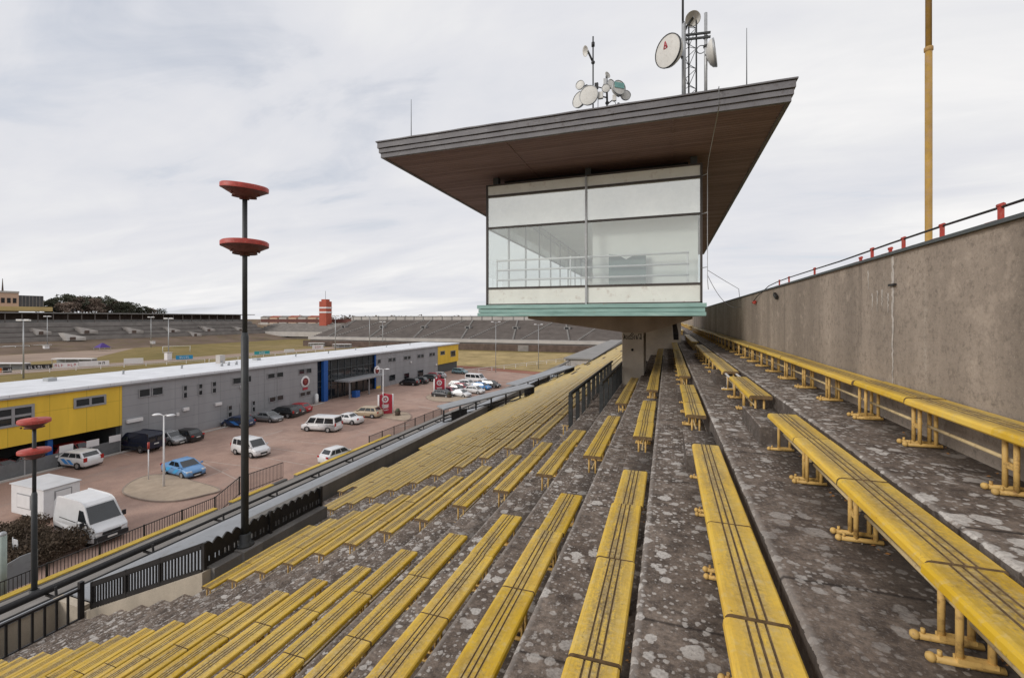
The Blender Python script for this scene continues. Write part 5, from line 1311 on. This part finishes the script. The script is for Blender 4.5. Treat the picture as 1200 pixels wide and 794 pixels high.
m=MB(); p=at_z(417,465); m.box(p.x-.5,p.x+.5,p.y-.6,p.y+.6,GZ,GZ+1.2); tag(m.build('waste_bin',M['blue'],bevel=.08),'blue waste bin before the glazed entrance','bin')

# ------------------------------------------------------------------ hedge, pole, gate at the left edge
def leaf_cloud(mb,c,rx,ry,rz,n,s,q,flat=False):
    for _ in range(n):
        while True:
            v=Vector((q.uniform(-1,1),q.uniform(-1,1),q.uniform(-1,1)))
            if v.length<1 and v.length>.35: break
        p=Vector(c)+Vector((v.x*rx,v.y*ry,v.z*rz)); a=Vector((q.gauss(0,1),q.gauss(0,1),q.gauss(0,1))).normalized(); b=a.cross(Vector((q.gauss(0,1),q.gauss(0,1),q.gauss(0,1)))).normalized()
        e=s*q.uniform(.6,1.4); mb.quad(p-a*e-b*e*.6,p+a*e-b*e*.6,p+a*e+b*e*.6,p-a*e+b*e*.6)
hd=thing('brown_hedge','big brown winter hedge beside the cargo van at the left edge','hedge',(-38.5,17,GZ))
m=MB(); q=random.Random(4)
for k in range(46):
    cx=-41.8+q.random()*6.9; cy=15.0+q.random()*3.4
    leaf_cloud(m,(cx,cy,GZ+.55+q.random()*.35),1.1,.9,.6,620,.045,q)
m.build('foliage',M['hedge'],hd,recalc=False)
m=MB()
for k in range(9):
    x=-41.2+k*.75; y=15.8+q.random()*2
    m.tube([(x,y,GZ),(x+q.uniform(-.3,.3),y+q.uniform(-.3,.3),GZ+1.4)],.05,5,r2=.02)
m.build('stem',M['bark'],hd)
lp=thing('pale_post','pale green round post cut off by the left photo edge','post',(-33.2,10.6,GZ)); p=at_z(3,694,-14.2)
lp.location=(p.x,p.y,GZ)
m=MB(); m.tube([(p.x,p.y,GZ),(p.x,p.y,GZ+3.6)],.16,12); m.build('shaft',paint('pale_green',(.36,.42,.38),.6,.1,3),lp); m=MB(); m.ball((p.x,p.y,GZ+3.6),.17,10); m.build('cap',M['galv'],lp)
gt=thing('grey_gate_panel','grey sheet metal gate panel between hedge and picket fence','gate',(-34.3,14.2,GZ))
m=MB(); m.ext_x([(12.6,GZ+.1),(14.9,GZ+.1),(14.9,GZ+1.75),(14.4,GZ+1.75),(12.6,GZ+1.2)],-33.6,-33.55); m.build('panel',M['sheet'],gt)
m=MB(); m.box(-33.68,-33.5,12.4,12.58,GZ,GZ+1.4); m.box(-33.68,-33.5,14.92,15.1,GZ,GZ+1.85); m.build('gate_post',M['galv'],gt)
pn=thing('small_banner','small blue and white flag banner on a stick by the hedge','banner',(-37,12.6,GZ)); p=at_z(15,660)
pn.location=(p.x,p.y,GZ)
m=MB(); m.tube([p,p+Vector((0,0,1.6))],.025,6); m.build('stick',M['galv'],pn)
m=MB(); m.hexa([p+Vector((.03,0,.4)),p+Vector((.33,.1,.35)),p+Vector((.33,.13,.35)),p+Vector((.03,.03,.4)),p+Vector((.03,0,1.5)),p+Vector((.23,.1,1.4)),p+Vector((.23,.13,1.4)),p+Vector((.03,.03,1.5))]); m.build('cloth',M['white'],pn)
# ================================================================== FAR SIDE OF THE STADIUM
es=thing('end_grandstand','far open grandstand of grey rows with pale top parapet behind the tower','grandstand',(-100,200,GZ))
YS0=196; N=22; D=34; ZA=-10.1; ZB2=-1.3
P=[(YS0,GZ-.2),(YS0,ZA)]
for i in range(N):
    y=YS0+1+D*(i+1)/N; z=ZA+(ZB2-ZA)*(i+1)/N
    P+=[(YS0+1+D*i/N+.02,z),(y,z)]
P+=[(YS0+D+1,GZ-.2)]
m=MB(); m.ext_x(P,-185,45); m.build('terrace',M['seats_far'],es)
m=MB()   # dark seat strips on each row
for i in range(N):
    y=YS0+1+D*i/N; z=ZA+(ZB2-ZA)*(i+1)/N
    m.box(-184,45,y+.75,y+1.2,z+.02,z+.42)
m.build('seat_strips',M['seats_far_dark'],es)
xs=[-178+i*13.2 for i in range(17)]
for i,x in enumerate(xs):
    m=MB()
    for k in range(N):
        y=YS0+1+D*k/N; z=ZA+(ZB2-ZA)*(k+1)/N; xo=x-4.5+9*k/N if i%2 else x+4.5-9*k/N
        m.box(xo-.35,xo+.35,y-.02,y+D/N,z+.03,z+.46)
    m.build('aisle',M['aisle_far'] ,es)
    if i%2==0:
        k=11; y=YS0+1+D*k/N; z=ZA+(ZB2-ZA)*(k+1)/N
        m=MB(); m.box(x-1.5,x+1.5,y-.4,y+2.4,z,z+1.25); v=m.build('vomitory',M['aisle_far'],es)
        m=MB(); m.box(x-.9,x+.9,y-.43,y-.401,z+.1,z+1.0); m.build('opening',M['dark'],v)
m=MB(); m.box(-186,45,YS0+D+1.02,YS0+D+2,-3,1.05); m.build('top_parapet',M['parapet_far'],es)
m=MB(); 
x=-185
while x<44: m.box(x,x+.5,YS0+D+.8,YS0+D+1.0,-1,1.2); x+=6.2
m.box(-186,45,YS0+D+.8,YS0+D+1.01,1.06,1.4); m.build('parapet_rail',M['aisle_far'],es)
m=MB(); m.box(-186,45,YS0-.6,YS0-.02,-11.4,-10.0); m.build('front_parapet',M['parapet_far'],es)
m=MB(); m.box(-187,45,YS0-3.2,YS0-.7,GZ-.1,-11.9); m.build('front_wall',M['hedge_far'],es)
for x in (-120,-103,-64): 
    m=MB(); m.box(x,x+5,YS0-3.3,YS0-3.21,GZ,-12.1); m.build('gate_opening',M['seats_far'],es)
# left (opposite) grandstand
ls=thing('opposite_grandstand','long far grandstand with thin flat roof along the left horizon','grandstand',(-290,60,GZ))
XB=-284
P=[(-250,GZ-.2),(-252,GZ),(-284,-11.0)]
steps=[(-285,-9.6),(-289,-9.0),(-290,-7.6),(-294,-7.0),(-295,-5.2),(-299,-4.6),(-300,-2.6),(-306,-2.0),(-307,-1.0),(-313,-.6)]
prev=-11.0
PP=[(-284,-11.0)]
for x,z in steps: PP+=[(PP[-1][0],z),(x,z)]
m=MB(); m.ext([(x,z) for x,z in [(-252,GZ-.3),(-284,-11.0),(-284,GZ-.3)]],-40,262); m.build('earth_bank',M['earth'],ls)
m=MB(); m.ext(PP+[(-313,GZ-.2),(-284.05,GZ-.2)],-40,258); m.build('terrace',M['seats_far'],ls)
m=MB()
for x,z in ((-289,-9.0),(-294,-7.0),(-299,-4.6)): m.box(x+.2,x+3.2,-40,258,z+.05,z+.5)
m.build('seat_strips',M['seats_far_dark'],ls)
m=MB(); m.box(-306.2,-305.8,-40,258,-2,-.9); m.box(-299.5,-299.2,-40,258,-4.6,-3.8); m.build('balustrade',M['aisle_far'],ls)
m=MB(); m.box(-316,-300,-40,90,3.3,4.0); m.box(-316,-301,90.1,262,2.6,3.1); m.build('roof',M['aisle_far'],ls)
m=MB(); y=-38
while y<258: m.box(-302.3,-302,y,y+.35,-2,2.6); y+=6
m.build('roof_columns',M['seats_far_dark'],ls)
m=MB(); m.box(-315.9,-313.2,-40,260,-1,3.2); m.build('rear_wall',M['hedge_far'],ls)
stairm=paint('weathered_pale',(.34,.31,.285),.9,.2,.5)
for px,py,sc,xx in ((100,386,1,-291),(155,386,1,-291),(200,385.5,.9,-291),(242,384.5,.9,-291),(279,384.5,.9,-291),(46,387,.8,-292),(84,393.5,1.1,-284),(226,390,.8,-286)):
    p=at_x(px,py,xx); o=thing('stair_housing',None,'stair housing',(xx,p.y,p.z-2))
    o['label']={100:'pale slanted stair housing on the far left stand above the purple tent',155:'pale slanted stair housing on the far left stand, middle of the upper line',200:'pale slanted stair housing on the far left stand left of the lower small one',242:'pale slanted stair housing on the far left stand, second from the tall lamp',279:'pale slanted stair housing on the far left stand just left of the tall lamp',46:'narrow pale stair housing at the left of the far stand',84:'brightest pale stair housing low on the far left stand',226:'small low pale stair housing on the bank of the far stand'}[px]
    m=MB(); L_=7*sc
    m.hexa([(xx,p.y-L_/2,p.z-2.2),(xx+4,p.y-L_/2,p.z-2.2),(xx+4,p.y+L_/2,p.z-2.2),(xx,p.y+L_/2,p.z-2.2),(xx-3,p.y-L_/2,p.z+1.5*sc),(xx+1,p.y-L_/2,p.z+1.5*sc),(xx+4,p.y+L_/2,p.z-.6),(xx,p.y+L_/2,p.z-.6)])
    hb=m.build('housing',stairm if px!=84 else M['parapet_far'],o)
    m=MB(); m.box(xx+4.01,xx+4.1,p.y-L_*.35,p.y-L_*.05,p.z-1.9,p.z-.4); m.build('opening',M['hedge_far'],o)
# stadium corner between the two
cb=thing('corner_building','low corner terrace with white front wall and dark red roof band beyond the field','building',(-250,262,GZ))
a=at_z(318,398,-14.8); Yc=265
m=MB(); m.box(-283,-190,255,256,-13,-9.6); m.build('front_wall',M['parapet_far'],cb)
m=MB(); m.box(-283,-190,256.2,270,GZ-.2,-10.0); m.build('core',M['seats_far_dark'],cb)
for x0,x1 in ((-270,-262),(-238,-232),(-229,-222)):
    m=MB(); m.box(x0,x1,254.6,254.99,GZ,-13.02); m.build('opening',M['dark'],cb)
m=MB()
for i in range(8): m.box(-300,-188,257+i*3,260.1+i*3,-10+i*.9-.9,-10+i*.9)
m.build('terrace',M['seats_far'],cb)
m=MB(); m.box(-320,-215,284,292,-3.2,-.6); m.build('roof_band',paint('dark_red_roof',(.13,.05,.04),.8,.2,.2),cb)
m=MB(); m.box(-320,-215,281.5,283.9,-4.6,-3.9); m.build('balcony',M['parapet_far'],cb)
rt=thing('red_tower','small red tower with two white bands above the far corner','tower',(-247,277,-8))
m=MB(); m.box(-250.4,-243.6,274,280,GZ,13.0); m.build('shaft',M['brick_red'],rt,bevel=.3)
m=MB()
for z in (4.2,7.6): m.box(-250.55,-243.45,273.85,280.15,z,z+1.1)
m.build('white_band',M['white_sign'],rt)
m=MB(); m.box(-249.2,-244.8,275,279,13.02,14.6); m.build('cap',M['brick_red'],rt); m=MB(); m.tube([(-247,277,14.6),(-247,277,21)],.12,6); m.build('aerial',M['pole'],rt)
# building above the opposite stand, far left
ub=thing('peach_building','peach building with dark windows and dark annex above the far left stand','building',(-330,70,-2))
y0=at_x(-40,352,-322).y; y1=at_x(22,352,-322).y; y2=at_x(51,352,-322).y
m=MB(); m.box(-335,-322,y0,y1,2,13.2); m.build('wall',M['peach'],ub)
m=MB(); m.box(-336,-321.5,y0,y1,13.22,14.2); m.build('roof',M['parapet_far'],ub)
n=12
for i in range(n):
    y=y1-1.6-i*2.2; m=MB(); m.box(-321.98,-321.8,y-.65,y+.65,8,10.6); m.build('window',M['dark'],ub)
m=MB(); m.box(-335,-322.2,y1+.05,y2,4,12.2); m.build('annex',paint('dark_annex',(.07,.07,.075),.6,.15,.3),ub)
for i in range(7):
    m=MB(); y=y1+1.2+i*(y2-y1)/7; m.box(-322.19,-322.05,y,y+.25,4.2,12); m.build('annex_rib',M['seats_far'],ub)
m=MB(); m.box(-338,-318,y0,at_x(59,362,-320).y,3.9,6.2); m.build('yellow_canopy',paint('ochre_canopy',(.52,.38,.16),.7,.1,.3),ub)
m=MB(); m.tube([(-330,at_x(3,340,-330).y,13),(-330,at_x(3,340,-330).y,21)],.5,6,r2=.1); m.build('flue',M['bark'],ub)

# trees on the skyline behind the opposite stand
def make_tree(kind,h,seed):
    q=random.Random(seed); o=thing('skyline_tree',None,'tree',(0,0,0),'trees behind the far left stand')
    m=MB(); m.tube([(0,0,0),(q.uniform(-.2,.2),q.uniform(-.2,.2),h*.5),(q.uniform(-.4,.4),0,h*.85)],.28,6,r2=.08)
    for k in range(6):
        a=q.random()*6.28; z=h*q.uniform(.35,.7); m.tube([(0,0,z),(math.cos(a)*h*.22,math.sin(a)*h*.22,z+h*.15)],.10,5,r2=.03)
    m.build('trunk',M['bark'],o)
    m=MB()
    for k in range(26):
        a=q.random()*6.28; f=q.random(); z=h*(.38+.62*f); rr=h*.34*(1-.6*f)*(q.random()**.5) if kind!='round' else h*.36*math.sin(math.pi*min(.95,.15+f*.8))*(q.random()**.5)
        leaf_cloud(m,(math.cos(a)*rr,math.sin(a)*rr,z),h*.11,h*.11,h*.085,34,.26,q)
    m.build('crown',M['leaf_dark'] if kind!='bare' else M['leaf_brown'],o,recalc=False)
    return o
protos=[make_tree('pine',13,1),make_tree('round',12,2),make_tree('bare',11,3),make_tree('round',10,8)]
usedp=[False]*4
TL=[(62,351,1),(72,346,0),(80,345,1),(90,349,2),(97,352,3),(104,348,1),(112,350,2),(118,353,3),(126,347,0),(131,350,1),(138,353,2),(145,354,3),(151,354,1),(157,356,0),(163,360,3),(169,359,1),(190,362,0),(85,355,2),(108,356,2),(122,357,2),(140,359,2),(55,354,3),(68,356,2),(75,355,2),(58,352,1),(65,349,3),(86,347,1),(94,350,3),(100,347,0),(115,348,1),(133,353,1),(141,354,1),(148,356,3),(154,358,1),(175,361,2),(182,363,3)]
KL={0:'tall dark pine',1:'rounded dark evergreen',2:'brownish leafless tree',3:'low dark bushy tree'}
names=['directly right of the dark annex']
for i,(px,py,k) in enumerate(sorted(TL)):
    o=protos[k] if not usedp[k] else copy_tree(protos[k]); usedp[k]=True
    x=-325-rnd.random()*25-(0 if k!=2 else -6); p=at_x(px,py,x); s=rnd.uniform(.9,1.15)
    H_={0:13,1:12,2:11,3:10}[k]*s*1.02
    o.location=(x,p.y,p.z-H_); o.scale=(s*1.25,s*1.25,s); o.rotation_euler=(0,0,rnd.random()*6)
    o['label']=KL[k]+' on the far left skyline, '+(['first']+ORD[1:]+['twenty-second','twenty-third','twenty-fourth','twenty-fifth','twenty-sixth','twenty-seventh','twenty-eighth','twenty-ninth','thirtieth','thirty-first','thirty-second','thirty-third','thirty-fourth','thirty-fifth','thirty-sixth'])[i]+' tree from the dark annex'
# hillside under those trees and low far woods
m=MB(); 
hp=[(-40,-2),(40,2),(90,6),(130,4),(170,0),(230,-4),(300,-8)]
m=MB(); vs=[]; fs=[]
for y,z in hp:
    vs+=[(-318,y,z-9),(-335,y,z-2),(-370,y,z+1),(-460,y,z-6)]
for i in range(len(hp)-1):
    for k in range(3): fs.append((i*4+k,i*4+k+1,i*4+k+5,i*4+k+4))
m.add(vs,fs); tag(m.build('wooded_hill',M['earth']),kind='structure')
m=MB(); q=random.Random(12)
for k in range(110):
    x=-430+k*3.2+q.uniform(-3,3); leaf_cloud(m,(x,440+q.uniform(-10,10),-2+q.uniform(-2,2.5)),6,4,4.2,40,.9,q)
tag(m.build('far_wood',M['leaf_brown'],recalc=False),'low dark line of far woods on the horizon beyond the stadium corner','wood',kind='stuff')
m=MB(); m.quad((-600,430,-12),(200,430,-12),(200,455,-1),(-600,455,-1)); tag(m.build('far_hill',M['earth']),kind='structure')
o=thing('far_house_row','row of pale far houses with reddish roofs on the horizon','houses',(-300,330,-5))
q=random.Random(5)
for k in range(7):
    x=-372+k*11.5; hgt=q.uniform(1.2,2.6); m=MB(); m.box(x,x+9,330,340,-6,hgt*.55); m.build('house_wall',M['peach'] if k%2 else M['parapet_far'],o)
    m=MB(); m.ext([(x-.4,hgt*.55+.02),(x+9.4,hgt*.55+.02),(x+4.5,hgt*.55+1.3)],329.6,340.4); m.build('house_roof',M['brick_red'] if k%2 else M['seats_far'],o)

# ------------------------------------------------------------------ on the field
def floodlight(label,px,py0,py1,heads=2):
    p=at_z(px,py1); d=F*(-GZ)/(py1-HY); h=(py1-py0)*d/F
    o=thing('floodlight_pole',label,'floodlight',p,'floodlight poles on the field')
    m=MB(); th=.55 if px>570 else 1; m.tube([p,p+Vector((0,0,h))],.2*th,8,r2=.10*th); m.build('post',M['galv'],o)
    for s in ((-1,1) if heads==2 else (0,)):
        c=p+Vector((CT*s*.95,ST*s*.95,h)); m=MB(); m.obox(c,(.62*CT*th,.62*ST*th,0),(-.3*ST,.3*CT,-.05),(0,0,.2*th)); m.build('lamp_head',M['white'],o)
    m=MB(); m.bar(p+Vector((-CT*1.1,-ST*1.1,h-.15)),p+Vector((CT*1.1,ST*1.1,h-.15)),.12,.12); m.build('cross_arm',M['galv'],o)
for a in (('floodlight pole with two pale heads at the far left, nearest the yellow wall',27.5,375,443),('thinner floodlight pole before the far left stand, second from the left',55.5,370.5,410),('thin floodlight pole before the far stand above the grey wall',177,371.5,407),('floodlight pole with pale base left of the tall lamp',197.5,373,421),('floodlight pole behind the white roof right of the red tower',393,370,414),('floodlight pole with double head before the end stand',448.5,377,407),('thin pole before the end stand left of the double headed one',433,372,408),('floodlight pole in the dry field behind the far cars',581,377,436),('floodlight pole at the right of the dry field',631,380,432)):
    floodlight(*a)
def goal(label,px,py,wd,h=2.44,ang=90):
    p=at_z(px,py); o=thing('football_goal',label,'goal',p,'white football goals on the field'); d=Vector((math.cos(R(ang)),math.sin(R(ang)),0)); n=Vector((-d.y,d.x,0))
    for s,nm in ((-.5,'post'),(.5,'post')):
        a=p+d*wd*s; m=MB(); m.tube([a,a+Vector((0,0,h))],.10,6); m.tube([a+Vector((0,0,h)),a+n*1.6],.05,5); m.build(nm,M['white'],o)
    m=MB(); m.tube([p-d*wd/2+Vector((0,0,h)),p+d*wd/2+Vector((0,0,h))],.10,6); m.build('crossbar',M['white'],o)
for a in (('white goal in the grass at the left of the tall lamp',207,413,9.5,2.8,60),('white goal on the field right of the red tower',398,403,9,2.8,40),('wide white goal at the near edge of the dry field',540,402.5,11,2.8,10),('white goal at the far edge of the dry field left side',590,404,10,2.8,10),('white goal at the far right of the dry field',632,405.5,10,2.8,10),('pale goal frame on the cinder track at the far left',2,413,8,2.6,70),('pale goal frame second on the cinder track',19,412,8,2.6,70),('pale goal frame third on the cinder track',46,410.5,8,2.6,70),('pale goal frame fourth on the cinder track',57,409.5,8,2.6,70),('pale goal frame fifth on the cinder track',73,408.5,8,2.6,70)):
    goal(*a)
def banner(label,px0,px1,py0,py1,mat,marks=None,mm_=None,pyb=None):
    """advertising board standing on its posts"""
    a=at_z(px0,py1 if pyb is None else pyb); 
    pm=(py1); d0=F*(-GZ)/(pm-HY); b=at_z(px1,py1-(px1-px0)*.045); h=(py1-py0)*d0/F
    dv=(b-a); L_=dv.length; dv.normalize(); nrm=Vector((dv.y,-dv.x,0))
    o=thing('advertising_board',label,'advertising board',a); 
    m=MB(); c=(a+b)/2+Vector((0,0,h*.5+.15)); m.obox(c,dv*L_/2,nrm*.06,Vector((0,0,h/2))); pn=m.build('panel',mat,o)
    m=MB()
    for t in (.05,.5,.95): q_=a+dv*L_*t-nrm*.12; m.box(q_.x-.05,q_.x+.05,q_.y-.05,q_.y+.05,GZ-.05,GZ+h)
    m.build('leg',M['galv'],o)
    if marks:
        m=MB(); q=random.Random(int(px0))
        for (t0,t1) in marks:
            n=max(2,int((t1-t0)*L_/(h*.42)))
            for i in range(n):
                t=t0+(t1-t0)*(i+.5)/n; cc=a+dv*L_*t+nrm*.062+Vector((0,0,h*.52+.15)); g=(t1-t0)*L_/n*.36
                # letter-like strokes: uprights with cross strokes, too small to read in the photo
                m.obox(cc-dv*g*.6,dv*g*.22,nrm*.012,Vector((0,0,h*.26)))
                m.obox(cc+Vector((0,0,q.choice((-.2,0,.2))*h)),dv*g*.8,nrm*.012,Vector((0,0,h*.05)))
                if q.random()<.6: m.obox(cc+dv*g*.6,dv*g*.22,nrm*.012,Vector((0,0,h*.26*q.uniform(.5,1))))
        m.build('lettering',mm_,pn)
    return o
banner('black advertising board with white lettering above the yellow wall',31,61,428,434,M['black'],[(.07,.25),(.3,.66),(.74,.9)],M['white_sign'])
banner('white advertising board with red lettering right of the black one',62,92,426,432,M['white_sign'],[(.05,.42),(.55,.92)],M['red_sign'])
banner('white advertising board with a black mark at its right end',92.5,128,424,430,M['white_sign'],[(.62,.88)],M['black'])
banner('small orange advertising board at the far left photo edge',-4,2,432,437,paint('orange_board',(.6,.15,.02),.6,.1))
banner('small black and white board second from the far left edge',3.5,14,431,437,M['black'],[(.55,.95)],M['white_sign'])
banner('blank white advertising board left of the blue one',145,168,420.5,427,M['white_sign'])
banner('bright blue advertising board on the grass',206,226,417,421.5,paint('blue_board',(.03,.28,.52),.6,.1),[(.2,.8)],M['white_sign'])
banner('pale teal advertising board right of the tall lamp',298,316,412,416,paint('teal_board',(.04,.36,.4),.6,.1),[(.3,.7)],M['white_sign'])
banner('low white advertising board right of the teal one',333,345,409.5,413,M['white_sign'])
banner('pale advertising board before the white roof under the red tower',366,379,404.5,409.5,M['white_sign'],[(.2,.8)],M['red_pale'])
def dugout(label,px,py,L_):
    p=at_z(px,py); o=thing('dugout',label,'dugout',p); d=Vector((CT,ST,0)); n=Vector((ST,-CT,0))
    m=MB(); m.obox(p+Vector((0,0,1.9)),d*L_/2,n*.9,Vector((0,0,.12))); m.build('roof',M['white_sign'],o)
    m=MB(); m.obox(p-n*.85+Vector((0,0,.9)),d*L_/2,n*.05,Vector((0,0,.85))); m.build('back_wall',M['sheet'],o)
    m=MB()
    for t in (-1,-.33,.33,1): m.obox(p+d*L_/2*t*.97+n*.8+Vector((0,0,.9)),d*.06,n*.06,Vector((0,0,.9)))
    m.build('post',M['galv'],o)
dugout('pale roofed dugout above the white board with red lettering',87,427,13); dugout('pale roofed dugout at the far left edge of the field',8,433,12); dugout('pale dugout before the end stand',401,407.5,9); dugout('red and white dugout at the far left of the end stand',371,406,8)
dugout('white dugout at the right end of the dry field',670,410,10)
m=MB(); p=at_z(546,407); m.obox(p+Vector((0,0,.9)),Vector((CT,ST,0))*6,Vector((-ST,CT,0))*1.2,(0,0,.85)); tag(m.build('field_cover',paint('pale_blue_cover',(.3,.45,.52),.7,.15,1),bevel=.15),'pale blue covered stack at the edge of the dry field','cover')
o=thing('purple_tent','small purple tent on the bank below the far left stand','tent',at_z(120,411))
p=at_z(120,411); m=MB(); m.hexa([p+Vector(v) for v in ((-2.2,-2.2,1.6),(2.2,-2.2,1.6),(2.2,2.2,1.6),(-2.2,2.2,1.6),(-.3,-.3,3.6),(.3,-.3,3.6),(.3,.3,3.6),(-.3,.3,3.6))]); m.build('canopy',paint('purple_cloth',(.08,.04,.22),.7,.1),o)
m=MB()
for sx in (-2.1,2.1):
    for sy in (-2.1,2.1): m.tube([p+Vector((sx,sy,0)),p+Vector((sx,sy,1.6))],.06,6)
m.build('pole',M['galv'],o)
for px,py,lb in ((54,411.5,'small white kiosk post on the cinder track'),(179,405,'small white hut on the track beside a floodlight'),(197,421.5,'small white box at the foot of a floodlight pole')):
    p=at_z(px,py); o=thing('white_kiosk',lb,'kiosk',p); m=MB(); m.box(p.x-.8,p.x+.8,p.y-.8,p.y+.8,GZ,GZ+2.6); m.build('body',M['white_sign'],o); m=MB(); m.box(p.x-1,p.x+1,p.y-1,p.y+1,GZ+2.602,GZ+2.8); m.build('roof',M['parapet_far'],o)
# low white field barrier
def barrier(label,a,b,h=1.0):
    p=at_z(*a);q=at_z(*b); m=MB(); d=(q-p); n=max(2,int(d.length/5))
    for i in range(n+1): c=p+d*i/n; m.box(c.x-.06,c.x+.06,c.y-.06,c.y+.06,GZ-.05,GZ+h)
    m.bar(p+Vector((0,0,h)),q+Vector((0,0,h)),.1,.12); m.bar(p+Vector((0,0,h*.5)),q+Vector((0,0,h*.5)),.06,.08)
    tag(m.build('field_barrier',M['white_sign']),label,'barrier')
barrier('low white barrier along the field before the advertising boards',(-10,440),(240,424))
barrier('low white barrier along the far edge of the field',(245,424),(380,411))
barrier('low barrier between dry field and the car park',(545,438),(690,420),1.1)
